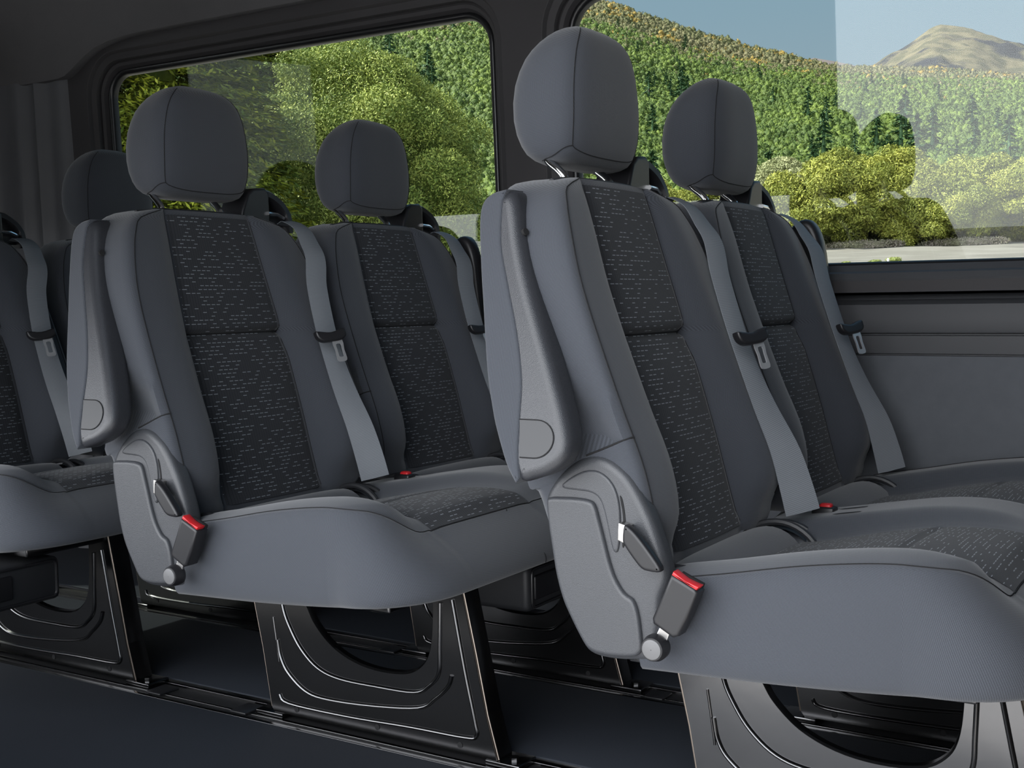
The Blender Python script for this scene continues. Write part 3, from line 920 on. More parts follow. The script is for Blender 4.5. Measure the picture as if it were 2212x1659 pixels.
def make_buckle(bench):
    b = MB()
    Y = -0.288
    bp = [(0.2655, 0.409), (0.256, 0.387), (0.240, 0.352), (0.241, 0.345), (0.267, 0.331), (0.275, 0.334), (0.287, 0.358), (0.300, 0.390), (0.296, 0.3945)]
    b.prism(bp, Y - 0.006, Y + 0.020, 0.004, 3)
    o = b.build('buckle', 'black_plastic', bench, sharp=40)
    r = MB()
    # red release button: tapered wedge on the upper end
    r.prism([(0.268, 0.4125), (0.2655, 0.4075), (0.2975, 0.3925), (0.3015, 0.397), (0.296, 0.3985), (0.283, 0.4030), (0.274, 0.4085)], Y - 0.0045, Y + 0.012, 0.002, 2)
    r.build('release_button', 'red_plastic', o)
    t = MB().prism([(0.272, 0.409), (0.270, 0.404), (0.298, 0.392), (0.300, 0.397)], Y + 0.0125, Y + 0.019, 0.001, 2)
    t.build('tongue_slot', 'seam_and_hole_dark', o)  # dark insert in place of a shaded opening
    st = MB().prism([(0.250, 0.346), (0.262, 0.339), (0.255, 0.322), (0.252, 0.306), (0.246, 0.302), (0.236, 0.305), (0.232, 0.316), (0.241, 0.328)], Y + 0.002, Y + 0.006, 0.001, 2)
    st.build('buckle_stalk', 'steel', o)
    bt = MB()
    c = Vector((0.2425, Y + 0.003, 0.315)); vs = []; n = 28
    for (rad, dy) in ((0.0165, 0.004), (0.0170, -0.006), (0.0150, -0.0095), (0.0150, -0.0135), (0.0140, -0.0150), (0.001, -0.0155)):
        for j in range(n):
            a = 2 * PI * j / n; vs.append(c + Vector((math.cos(a) * rad, dy, math.sin(a) * rad)))
    bt.add(vs, grid_faces(6, n, True))
    bt.build('anchor_bolt', 'black_plastic', o, sharp=35)
    bf = MB(); vs = []
    for (rad, dy) in ((0.0128, -0.0145), (0.0122, -0.0165), (0.010, -0.0172), (0.0005, -0.0174)):
        for j in range(n):
            a = 2 * PI * j / n; vs.append(c + Vector((math.cos(a) * rad, dy, math.sin(a) * rad)))
    bf.add(vs, grid_faces(4, n, True))
    bf.build('bolt_cap', 'grey_button', o, sharp=35)
    return o
# ---- pedestal leg
def resample_closed(pts, n):
    pts = [Vector((p[0], p[1])) for p in pts]; L = len(pts)
    seg = [(pts[(i + 1) % L] - pts[i]).length for i in range(L)]; tot = sum(seg); out = []
    for k in range(n):
        dd = tot * k / n; i = 0
        while dd > seg[i] and i < L - 1: dd -= seg[i]; i += 1
        out.append(pts[i] + (pts[(i + 1) % L] - pts[i]) * (dd / max(seg[i], 1e-9)))
    return out
OUT = [(0.130, 0.292), (0.150, 0.200), (0.168, 0.119), (0.186, 0.012), (0.192, 0.004), (0.672, 0.004), (0.652, 0.075), (0.632, 0.170), (0.605, 0.292)]
OPN = cat([(0.255, 0.285), (0.268, 0.235), (0.283, 0.203), (0.300, 0.177), (0.335, 0.147), (0.384, 0.127), (0.440, 0.120), (0.495, 0.125), (0.526, 0.144), (0.540, 0.170), (0.546, 0.215), (0.547, 0.285)], 4)
def ray_hit_poly(c, a, poly):
    dx, dz = math.cos(a), math.sin(a); best = None
    n = len(poly)
    for i in range(n):
        p, q = poly[i], poly[(i + 1) % n]
        ex, ez = q[0] - p[0], q[1] - p[1]
        den = dx * ez - dz * ex
        if abs(den) < 1e-12: continue
        t = ((p[0] - c[0]) * ez - (p[1] - c[1]) * ex) / den
        u = ((p[0] - c[0]) * dz - (p[1] - c[1]) * dx) / den
        if t > 0 and -1e-6 <= u <= 1 + 1e-6 and (best is None or t > best): best = t
    return (c[0] + dx * best, c[1] + dz * best)
def make_leg(bench, yl):
    c = (0.42, 0.21)
    angs = sorted([2 * PI * i / 120 for i in range(120)] + [math.atan2(p[1] - c[1], p[0] - c[0]) % (2 * PI) for p in OUT])
    O = [ray_hit_poly(c, a, OUT) for a in angs]
    I = [ray_hit_poly(c, a, [(p[0], p[1]) for p in OPN]) for a in angs]
    n = len(angs)
    mb = MB(); vs = []
    def ringpts(A, B, t): return [(a[0] + (b[0] - a[0]) * t, a[1] + (b[1] - a[1]) * t) for a, b in zip(A, B)]
    layers = [(O, 0.045), (O, 0.004), ([(p[0] + (c[0] - p[0]) * 0.008, p[1] + (c[1] - p[1]) * 0.008) for p in O], 0.0)]
    inr = [(p[0] + (p[0] - c[0]) * 0.03, p[1] + (p[1] - c[1]) * 0.05) for p in I]
    layers += [(inr, 0.0), ([(p[0] + (p[0] - c[0]) * 0.01, p[1] + (p[1] - c[1]) * 0.015) for p in I], 0.003), (I, 0.012)]
    for R_, y in layers:
        for p in R_: vs.append((p[0], y, p[1]))
    fs = grid_faces(len(layers), n, True)
    mb.add(vs, fs)
    o = mb.build('pedestal_leg', 'black_paint', bench, sharp=35, loc=(0, yl, 0))
    bd = MB()
    def bead(pts, r=0.0042):
        bd = MB()
        bd.tube([Vector((p[0], 0.0006, p[1])) for p in cat(pts, 5)], r, 10, False, 0.75)
        bd.build('pressed_bead', 'black_paint', o)
    bead([(0.212, 0.262), (0.221, 0.203), (0.236, 0.168), (0.262, 0.131), (0.300, 0.102), (0.350, 0.090), (0.430, 0.089), (0.510, 0.092), (0.540, 0.108), (0.560, 0.132), (0.5635, 0.180), (0.566, 0.250)], 0.005)
    bead([(0.2065, 0.140), (0.213, 0.109), (0.230, 0.083), (0.270, 0.056), (0.320, 0.049), (0.420, 0.054), (0.518, 0.067), (0.552, 0.088), (0.578, 0.112), (0.586, 0.132)], 0.005)
    bead([(0.208, 0.040), (0.231, 0.027), (0.366, 0.026), (0.500, 0.031), (0.610, 0.033), (0.633, 0.040), (0.630, 0.066), (0.612, 0.146), (0.590, 0.258)], 0.0048)
    bead([(0.197, 0.18), (0.206, 0.118), (0.208, 0.10)], 0.003)
    for pts in ([(0.673, 0.003, 0.006), (0.653, 0.003, 0.076), (0.633, 0.003, 0.171), (0.606, 0.003, 0.290)], [(0.1295, 0.003, 0.290), (0.1495, 0.003, 0.200), (0.1675, 0.003, 0.119), (0.1855, 0.003, 0.014)]):
        ed = MB(); ed.tube(pts, 0.0013, 6)
        ed.build('flange_edge', 'bare_edge', o)
    bt = MB()
    for (x, z) in ((0.247, 0.018), (0.429, 0.018), (0.60, 0.018)):
        bt = MB(); bt.tube([(x, -0.001, z), (x, 0.004, z)], 0.005, 12)
        bt.build('weld_hole', 'seam_and_hole_dark', o)  # dark disc on the plate, coloured like the shade in a hole
    for xa in (0.150, 0.650):
        MB().box((xa, -0.004, -0.004), (xa + 0.065, 0.050, 0.005), 0.002).build('floor_clamp', 'black_paint', o)
        ft = MB(); ft.tube([(xa + 0.045, 0.014, 0.004), (xa + 0.045, 0.014, 0.012)], 0.008, 6)
        ft.build('clamp_bolt', 'black_paint', o)
    return o
def make_bench(x0, label, aisle=True, box=None):
    b = empty('passenger_bench', (x0, 0, 0))
    tag(b, label, 'bench seat', 'double bench seats in three rows')
    make_cushion(b)
    for yc in (0.0, 0.52):
        bk = make_backrest(b, yc)
        make_post_sleeves(bk)
        make_belt_guide(bk)
        make_belt(bk)
        make_headrest(b, yc)
    make_armrest(b); make_shield(b); make_buckle(b)
    for yl in (-0.02, 0.42): make_leg(b, yl)
    MB().box((0.16, -0.20, 0.262), (0.20, 0.74, 0.285), 0.004).build('cross_rail', 'black_paint', b)
    MB().box((0.56, -0.20, 0.275), (0.60, 0.74, 0.300), 0.004).build('cross_rail', 'black_paint', b)
    # outboard shoulder casing between the far seat and the wall
    ob = MB()
    ob.prism([tuple(p) for p in cat([(-0.010, 0.895), (-0.045, 0.885), (-0.055, 0.84), (-0.03, 0.70), (0.02, 0.60), (0.05, 0.62), (0.03, 0.74), (0.015, 0.85)], 4, True)], 0.795, 0.835, 0.012, 4)
    ob.v = [v + Vector((0.085, 0, 0.0)) for v in ob.v]
    ob.build('outboard_armrest', 'black_plastic', b)
    if box: box(b)
    return b
def front_box(bench, ya, yb):
    m_ = MB().box((0.46, ya, 0.185), (0.60, yb, 0.268), 0.012)
    o = m_.build('storage_box', 'soft_black', bench)
    f = MB(); y0, y1 = ya + 0.012, yb - 0.012
    lp = []
    for (cy, cz, a0) in ((y1 - 0.01, 0.252, 0), (y0 + 0.01, 0.252, 90), (y0 + 0.01, 0.203, 180), (y1 - 0.01, 0.203, 270)):
        for k in range(5):
            a = math.radians(a0 + 90 * k / 4); lp.append((0.601, cy + 0.01 * math.cos(a), cz + 0.01 * math.sin(a)))
    f.tube(lp, 0.0028, 8, True)
    f.build('box_rim', 'black_plastic', o)
    MB().box((0.595, y0 + 0.008, 0.205), (0.604, y0 + (y1 - y0) * 0.62, 0.250), 0.004).build('box_latch', 'black_plastic', o)
R1, R2 = -0.83618, -1.68483
make_bench(0.0, 'charcoal double bench nearest the camera, right, its cushion cut by the frame')
make_bench(R1, 'charcoal double bench in the middle row, whole aisle cushion in view', True, lambda b: front_box(b, 0.20, 0.46))
make_bench(R2, 'charcoal double bench of the rear row, cut by the left frame edge', True, lambda b: front_box(b, -0.40, -0.125))

# ================================================================== the van body
def sheet(pts_rows, name, mat, thick=None, parent=None, sharp=40):
    """grid of points -> surface"""
    nu, nv = len(pts_rows), len(pts_rows[0])
    vs = [p for r in pts_rows for p in r]
    return obj(name, vs, grid_faces(nu, nv), mat, parent, [(v[0], v[2]) for v in vs], True, sharp)
# floor: mats, tracks
fl = MB().box((-2.62, -0.95, -0.05), (1.9, 0.90, -0.006), 0)
structure(fl.build('floor', 'dark_floor'))
def mat_strip(y0, y1, label, x1=1.8):
    o = MB().box((-2.60, y0, -0.010), (x1, y1, 0.0), 0.003).build('floor_mat', 'floor_mat')
    return tag(o, label, 'floor mat', 'dark rubber floor mats')
mat_strip(-0.94, -0.060, 'wide dark blue-black floor mat along the aisle side', -0.06)
def reflector_plate():  # unseen pale plate added for the nearest leg to mirror
    m_ = MB().box((-0.058, -0.94, -0.010), (1.02, -0.062, 0.0), 0.002)
    for i in range(20):
        x = 0.0 + i * 0.05
        m_.box((x, -0.90, -0.001), (x + 0.012, -0.12, 0.002), 0.0008)
    structure(m_.build('leg_reflector', 'reflector_plate'))
reflector_plate()
mat_strip(0.040, 0.383, 'dark floor mat strip under the benches between the two tracks')
mat_strip(0.478, 0.86, 'dark floor mat strip between the far track and the window wall')
def rail(y0, y1, label):
    r = empty('seat_track', (0, (y0 + y1) / 2, 0))
    tag(r, label, 'seat track', 'floor tracks under the benches')
    h = (y1 - y0) / 2
    for ya, yb, zt in ((-h, -h + 0.012, -0.0005), (h - 0.022, h - 0.004, -0.0005), (-h + 0.03, -h + 0.038, -0.004)):
        MB().box((-2.60, ya, -0.012), (1.8, yb, zt), 0.001).build('track_lip', 'black_paint', r)
    for xr in (0.0, R1, R2):
        for xa in (0.10, 0.725):
            MB().box((xr + xa, -h + 0.020, -0.008), (xr + xa + 0.04, h - 0.03, -0.001), 0.002).build('track_insert', 'black_plastic', r)
rail(-0.060, 0.040, 'black metal floor track at the aisle side, carrying the near legs')
rail(0.383, 0.478, 'black metal floor track nearer the window wall, under the benches')

# window wall: leaning glass plane
def WY(z): return 0.905 - 0.05 * max(0.0, z - 0.80)
W2 = (-2.065, -0.728, 0.818, 1.424)       # rear window: x0,x1,z0,z1
W1 = (-0.502, 1.30, 0.806, 1.424)         # front window
def rrect(x0, x1, z0, z1, r, n=8):
    out = []
    for (cx, cz, a0) in ((x1 - r, z1 - r, 0), (x0 + r, z1 - r, 90), (x0 + r, z0 + r, 180), (x1 - r, z0 + r, 270)):
        for k in range(n + 1):
            a = math.radians(a0 + 90 * k / n); out.append((cx + r * math.cos(a), cz + r * math.sin(a)))
    return out
def window(name, W, r):
    x0, x1, z0, z1 = W
    # profile from glass outwards: (outset, y offset inward(-))
    prof = [(-0.004, 0.012), (-0.004, -0.004), (0.000, -0.011), (0.006, -0.014), (0.011, -0.012), (0.014, -0.005)]
    loopn = None; vs = []
    for (o_, dy) in prof:
        L = rrect(x0 - o_, x1 + o_, z0 - o_, z1 + o_, r + o_)
        for (x, z) in L: vs.append((x, WY(z) + dy, z))
        loopn = len(L)
    fr = obj(name, vs, grid_faces(len(prof), loopn, True), 'rubber', None, None, True, 60)
    structure(fr)
    g = MB()
    L = rrect(x0 - 0.003, x1 + 0.003, z0 - 0.003, z1 + 0.003, r)
    n = len(L)
    vs = [(x, WY(z) + 0.004, z) for x, z in L] + [(x, WY(z) + 0.008, z) for x, z in L]
    g.add(vs, [tuple(range(n)), tuple(range(2 * n - 1, n - 1, -1))] + [(i, (i + 1) % n, n + (i + 1) % n, n + i) for i in range(n)])
    g.build('glass_pane', 'glass', fr, smooth=False)
    return fr
window('window_1', W1, 0.075)
window('window_2', W2, 0.070)
# wall panel with two openings: frame recess sheet built as strips
def wall_with_holes():
    """trim between and around the windows: step profile round each opening, filled between"""
    mb = MB()
    outl = []
    for W, r in ((W1, 0.075), (W2, 0.070)):
        x0, x1, z0, z1 = W
        L0 = None
        prof = [(0.013, -0.006), (0.020, -0.020), (0.028, -0.024), (0.034, -0.020), (0.036, -0.034), (0.052, -0.040), (0.057, -0.051), (0.059, -0.052), (0.064, -0.052)]
        for k, (o_, dy) in enumerate(prof):
            L = rrect(x0 - o_, x1 + o_, z0 - o_, z1 + o_, r + o_)
            ring = [(x, WY(z) + dy, z) for x, z in L]
            if k: mb.add(prev + ring, [(i, (i + 1) % len(L), len(L) + (i + 1) % len(L), len(L) + i) for i in range(len(L))])
            prev = ring
        outl.append((W, r, [(p[0], p[2]) for p in prev]))
    fill = MB()
    # fill from each ring to a rectangle cell
    cells = [(-0.60, 1.9, 0.775, 1.60), (-2.30, -0.60, 0.775, 1.60)]
    for (W, r, ring), (cx0, cx1, cz0, cz1) in zip(outl, cells):
        n = len(ring); c = ((W[0] + W[1]) / 2, (W[2] + W[3]) / 2)
        rect = [(cx1, cz1), (cx0, cz1), (cx0, cz0), (cx1, cz0)]
        # map ring quarter -> rectangle edge corner
        out = []
        q = n // 4
        for i in range(n):
            s_ = i // q
            out.append(rect[s_])
        vs = [(x, WY(z) - 0.052, z) for x, z in ring] + [(x, WY(z) - 0.052, z) for x, z in out]
        fs = []
        for i in range(n):
            j = (i + 1) % n
            if out[i] == out[j]: fs.append((i, j, n + i))
            else: fs.append((i, j, n + j, n + i))
        fill.add(vs, fs)
    structure(fill.build('wall_right', 'pillar_trim', None, False))
    return mb.build('trim_4', 'pillar_trim', None, True, 35)
structure(wall_with_holes())
# lower wall: vertical profile extruded along x (sill, shadow gap, bulge, grooves, fabric panel)
def lower_wall():
    rows_ = []
    prof = [(0.803, 0.878, 'wall_trim'), (0.790, 0.868), (0.786, 0.858), (0.774, 0.852), (0.770, 0.853), (0.765, 0.862), (0.755, 0.884), (0.742, 0.888), (0.732, 0.884), (0.728, 0.870), (0.722, 0.862), (0.700, 0.857), (0.670, 0.855), (0.6655, 0.856), (0.664, 0.864), (0.661, 0.864), (0.6595, 0.858), (0.640, 0.857), (0.6245, 0.857), (0.6235, 0.864), (0.6205, 0.864), (0.6195, 0.860)]
    xs = [-2.60, -1.5, -0.5, 0.5, 1.9]
    rows_ = [[(x, y[1], y[0]) for x in xs] for y in prof]
    o = sheet(rows_, 'trim_1', 'wall_trim', sharp=25)
    structure(o)
    prof2 = [(0.6195, 0.860), (0.60, 0.859), (0.45, 0.860), (0.25, 0.862), (-0.01, 0.868)]
    structure(sheet([[(x, y, z) for x in xs] for z, y in prof2], 'wall_lower', 'wall_fabric', sharp=25))
lower_wall()
# headliner / roof side above the windows
def headliner():
    # lower lip follows the window heads, curves down to a cuff at the rear corner pillar
    def lip(x):
        return smooth_interp([(-2.62, 1.420), (-2.24, 1.420), (-2.18, 1.425), (-2.12, 1.455), (-2.04, 1.490), (-1.92, 1.508), (-1.70, 1.512), (-0.8, 1.512), (1.9, 1.512)], x)
    xs = [-2.62, -2.5, -2.4, -2.3, -2.24, -2.21, -2.18, -2.15, -2.12, -2.08, -2.04, -1.98, -1.92, -1.85, -1.7, -1.5, -1.2, -0.9, -0.5, 0, 0.5, 1.2, 1.9]
    rows_ = []
    for (k, yin) in ((0.0, 0.010), (0.0, -0.026), (0.04, -0.034), (0.12, -0.038), (0.3, -0.052), (0.55, -0.10), (0.8, -0.20), (1.0, -0.34)):
        rows_.append([(x, WY(lip(x)) - 0.055 + yin, lip(x) + (1.80 - lip(x)) * k) for x in xs])
    rows_.append([(x, 0.0, 1.845) for x in xs]); rows_.append([(x, -0.85, 1.80) for x in xs]); rows_.append([(x, -0.98, 1.70) for x in xs])
    structure(sheet(rows_, 'ceiling', 'headliner', sharp=50))
    s = MB()
    for x in (-1.90, -1.30):
        s.tube([(x, WY(1.513) - 0.076, 1.516), (x - 0.01, WY(1.52) - 0.083, 1.56), (x - 0.02, 0.775, 1.64), (x - 0.03, 0.66, 1.74)], 0.002, 5)
    o = s.build('trim_2', 'soft_black'); structure(o)
headliner()
# rear corner pillar and rear doors
def rear():
    ys = []
    prof = [(-2.195, 0.856), (-2.205, 0.835), (-2.235, 0.826), (-2.27, 0.834), (-2.30, 0.836), (-2.315, 0.818), (-2.325, 0.812), (-2.34, 0.822), (-2.375, 0.826), (-2.39, 0.806), (-2.40, 0.800), (-2.43, 0.806), (-2.49, 0.806), (-2.505, 0.796), (-2.515, 0.780), (-2.53, 0.755)]
    rows_ = []
    for z in (0.0, 0.5, 0.75, 0.95, 1.15, 1.35, 1.425):
        rows_.append([(x, y - 0.03 * max(0, z - 0.8), z) for x, y in prof])
    structure(sheet(rows_, 'wall_back', 'corner_trim', sharp=60))
    # rear doors with a pressed inner panel
    d_ = MB()
    d_.box((-2.62, -0.95, 0.0), (-2.57, 0.78, 0.85), 0.0)
    d_.box((-2.62, -0.95, 1.60), (-2.57, 0.78, 1.75), 0.0)
    d_.box((-2.62, -0.95, 0.85), (-2.57, -0.66, 1.60), 0.0)
    d_.box((-2.62, 0.09, 0.85), (-2.57, 0.78, 1.60), 0.0)
    d_.box((-2.572, 0.16, 0.10), (-2.545, 0.66, 1.30), 0.02)
    d_.tube([(-2.55, 0.745, 0.0), (-2.55, 0.745, 1.0), (-2.56, 0.72, 1.75)], 0.012, 8)
    structure(d_.build('door_1', 'corner_trim', sharp=40))
    structure(MB().box((-2.600, -0.66, 0.85), (-2.595, 0.09, 1.60), 0.0).build('window_3', 'tinted_glass', smooth=False))
rear()
# near side: wall behind the open sliding door, header, front bulkhead
def near_side():
    m_ = MB()
    m_.box((-2.62, -0.99, 0.93), (-0.46, -0.93, 1.75), 0.015)
    m_.box((-2.62, -0.99, 0.0), (-2.45, -0.93, 0.94), 0.01)
    m_.box((-2.50, -0.99, 0.0), (-0.46, -0.93, 0.30), 0.01)  # unseen wall left open above this sill so daylight reaches rear seats
    structure(m_.build('wall_left', 'pillar_trim'))
    m2 = MB().box((-0.46, -0.99, 1.66), (1.9, -0.93, 1.75), 0.01)
    structure(m2.build('trim_3', 'pillar_trim'))
    m4 = MB().box((0.86, -0.99, 0.0), (1.9, -0.93, 1.70), 0.015)  # unseen section added to cut light on forward-facing surfaces
    structure(m4.build('wall_near', 'pillar_trim'))
    m3 = MB().box((1.85, -0.99, 0.0), (1.92, 0.90, 1.80), 0.01)
    structure(m3.build('wall_front', 'pillar_trim'))
near_side()

# ================================================================== outside
def polar(phi, r, z): return (CAM[0] + math.sin(math.radians(phi)) * r, CAM[1] + math.cos(math.radians(phi)) * r, z)
SKY1 = [(-75, 16.5), (-60, 16.2), (-50, 15.8), (-40, 15.3), (-33, 14.4), (-28.4, 13.5), (-26.5, 13.1), (-24.4, 12.3), (-21.25, 11.15), (-19.2, 10.65), (-17, 10.15), (-15.4, 9.9), (-9, 9.1), (5, 8.6), (25, 8.0)]
RIDGE = 330.0
def tan_(a): return math.tan(math.radians(a))
def hill_z(phi, r):
    zr = CAM[2] + tan_(interp(SKY1, phi)) * RIDGE
    z0 = 3.0
    t = max(0.0, (r - 75) / (RIDGE - 75))
    x, y, _ = polar(phi, r, 0)
    nz = noise.noise(Vector((x * 0.03, y * 0.03, 0))) * 2.2 + noise.noise(Vector((x * 0.11, y * 0.11, 3))) * 0.7
    prof = t ** 1.12
    z = z0 + (zr - z0) * prof
    if r > RIDGE: z = zr - (r - RIDGE) * 0.5
    return z + nz * min(1, t * 3)
def terrain():
    vs = []; us = []
    phis = [-78 + 1.0 * i for i in range(104)]
    rs = [70 + 6 * i for i in range(52)]
    for r in rs:
        for p in phis: vs.append(polar(p, r, hill_z(p, r)))
    o = obj('forested_hill', vs, grid_faces(len(rs), len(phis)), 'hill_soil', None, None, True, 180)
    tag(o, 'long green hillside rising to a scrubby ridge beyond the windows', 'hill')
    # second, rocky mountain
    SKY2 = [(-30, 7), (-19, 9.2), (-17.2, 9.6), (-16.57, 10.02), (-15.38, 10.3), (-14.02, 11.05), (-13.2, 11.5), (-12.68, 11.72), (-12.0, 11.6), (-11.35, 11.4), (-9.27, 10.5), (-5, 9.5), (10, 8)]
    vs = []
    phis = [-24 + 0.16 * i for i in range(140)]; rs = [480 + 7 * i for i in range(56)]
    for r in rs:
        for p in phis:
            zr = CAM[2] + tan_(interp(SKY2, p)) * 800
            t = (r - 480) / (800 - 480)
            x, y, _ = polar(p, r, 0)
            z = 55 + (zr - 55) * t if t < 1 else zr - (r - 800) * 0.5
            z += (noise.noise(Vector((x * 0.02, y * 0.02, 9))) * 7 + noise.noise(Vector((x * 0.07, y * 0.07, 2))) * 3 + noise.noise(Vector((x * 0.16, y * 0.16, 5))) * 2.6) * (0.35 + 0.65 * min(1, abs(1 - t) * 4))
            vs.append((x, y, z))
    o = obj('rocky_mountain', vs, grid_faces(len(rs), len(phis)), 'rock_hill', None, None, True, 180)
    tag(o, 'bare brown rocky mountain peak at the far right behind the green hill', 'mountain')
    vs = []
    phis = [-30 + 1.0 * i for i in range(41)]; rs = [1100 + 25 * i for i in range(12)]
    for r in rs:
        for p in phis:
            zr = CAM[2] + tan_(10.35 + 0.25 * math.sin(p * 1.3) - 0.12 * (p + 18) ** 2 * 0.05) * 1300
            z = 100 + (zr - 100) * (r - 1100) / 200 if r < 1300 else zr - (r - 1300) * 0.4
            vs.append(polar(p, r, z))
    o = obj('distant_ridge', vs, grid_faces(len(rs), len(phis)), 'far_hill', None, None, True, 180)
    tag(o, 'faint hazy brown ridge in the dip between hill and mountain', 'hill')
    # gravel bank rising to the trees
    vs = []
    phis = [-80 + 2.0 * i for i in range(62)]
    rs = [4, 8, 14, 20, 26, 32, 36, 40, 44, 48, 52, 56, 60, 66, 72, 80, 90]
    for r in rs:
        for p in phis:
            t = max(0.0, (r - 6) / 50.0)
            z = -0.6 + min(1.0, t) * 3.55 + 0.15 * noise.noise(Vector((p * 0.4, r * 0.2, 0)))
            if r > 60: z += (r - 60) * 0.02
            vs.append(polar(p, r, z))
    o = obj('gravel_bank', vs, grid_faces(len(rs), len(phis)), 'gravel', None, None, True, 180)
    tag(o, 'pale gravel river bank in front of the round green trees', 'ground')
    g = MB().box((-14, -30, -0.75), (16, 6.0, -0.62), 0)
    o = g.build('ground', 'outer_ground'); structure(o)
terrain()
def bank_z(r): return -0.6 + min(1.0, max(0.0, (r - 6) / 50.0)) * 3.55
def leaf_mesh(name, lumps, leaf, count, mat_leaf, core=0.80, droop=0.0, seed=1, long=2.2):
    """crown: lumps = [(center, radius xyz)], covered with little leaf blades over a solid core"""
    rnd = random.Random(seed)
    vs, fs = [], []
    areas = [r[0] * r[1] + r[0] * r[2] for _, r in lumps]; tot = sum(areas)
    for li_, ((c, r), a) in enumerate(zip(lumps, areas)):
        # core: low sphere (main mass only)
        b = len(vs); nu, nv = (12, 18) if li_ == 0 else (-1, 0)
        for i in range(nu + 1):
            th = PI * i / nu
            for j in range(nv):
                ph = 2 * PI * j / nv
                k = (0.62 if len(lumps) > 5 else 0.8) * (0.85 + 0.3 * rnd.random())
                vs.append((c[0] + r[0] * k * math.sin(th) * math.cos(ph), c[1] + r[1] * k * math.sin(th) * math.sin(ph), c[2] + r[2] * k * math.cos(th)))
        for i in range(nu):
            for j in range(nv):
                k = (j + 1) % nv
                fs.append((b + i * nv + j, b + i * nv + k, b + (i + 1) * nv + k, b + (i + 1) * nv + j))
        for _ in range(int(count * a / tot)):
            z = rnd.uniform(-0.6, 1); ph = rnd.uniform(0, 2 * PI); s_ = math.sqrt(1 - z * z)
            n = Vector((s_ * math.cos(ph), s_ * math.sin(ph), z))
            k = 0.55 + 0.52 * rnd.random() ** 0.6
            p = Vector((c[0] + r[0] * n.x * k, c[1] + r[1] * n.y * k, c[2] + r[2] * n.z * k))
            t = Vector((rnd.gauss(0, 1), rnd.gauss(0, 1), rnd.gauss(0, 1) - droop)).normalized()
            q = t.cross((n + 0.6 * Vector((rnd.gauss(0, 1), rnd.gauss(0, 1), rnd.gauss(0, 1)))).normalized())
            if q.length < 1e-3: continue
            q.normalize()
            L = leaf * rnd.uniform(0.6, 1.5) * long / 2; W_ = leaf * rnd.uniform(0.5, 1.0) / 2
            b = len(vs)
            vs += [p - t * L, p + q * W_, p + t * L, p - q * W_]
            fs.append((b, b + 1, b + 2, b + 3))
    me = bpy.data.meshes.new(name)
    me.from_pydata([tuple(v) for v in vs], [], fs)
    me.materials.append(MATS[mat_leaf])
    return me
def lumps_for(rx, rz, h0, n, seed, lr=0.42, ry=None):
    rnd = random.Random(seed); ry = ry or rx
    L = [((0, 0, h0 + rz), (rx * 0.72, ry * 0.72, rz * 0.8))]
    for i in range(n):
        z = rnd.uniform(-0.8, 1); ph = rnd.uniform(0, 2 * PI); s_ = math.sqrt(max(0, 1 - max(z, -0.3) ** 2))
        k = rnd.uniform(0.68, 0.86)
        rr = rx * lr * rnd.uniform(0.7, 1.2)
        L.append(((rx * k * s_ * math.cos(ph), ry * k * s_ * math.sin(ph), h0 + rz + rz * k * z), (rr, rr, rr * 0.85)))
    return L
def tree(name, phi, r, ground, me, trunk_r, trunk_h, label, group=None, scale=1.0, rz=0.0, cat='tree', bare=False):
    x, y, _ = polar(phi, r, 0)
    t = empty(name, (x, y, ground), rz)
    t.scale = (scale, scale, scale)
    tag(t, label, cat, group)
    c = bpy.data.objects.new('crown', me); COL.objects.link(c); c.parent = t
    tk = trunk_mesh(trunk_r, trunk_h, bare)
    k = bpy.data.objects.new('trunk', tk); COL.objects.link(k); k.parent = t
    return t
_tk = {}
def trunk_mesh(r, h, bare=False):
    if (r, h) not in _tk:
        m_ = MB(); m_.tube([(0, 0, -0.6), (0.03 * h, 0, h * 0.3), (-0.02 * h, 0.02 * h, h * 0.65), (0.0, 0, h)], [r * 1.2, r, r * 0.8, r * 0.4], 8)
        for a in range(0 if bare else 5):
            an = a * 1.3
            m_.tube([(0, 0, h * (0.25 + 0.06 * a)), (math.cos(an) * h * 0.13, math.sin(an) * h * 0.13, h * (0.4 + 0.06 * a)), (math.cos(an) * h * 0.24, math.sin(an) * h * 0.24, h * (0.55 + 0.05 * a))], [r * 0.5, r * 0.35, r * 0.12], 6)
        o = m_.build('trunk', 'bark'); _tk[(r, h)] = o.data
        bpy.data.objects.remove(o)
    return _tk[(r, h)]
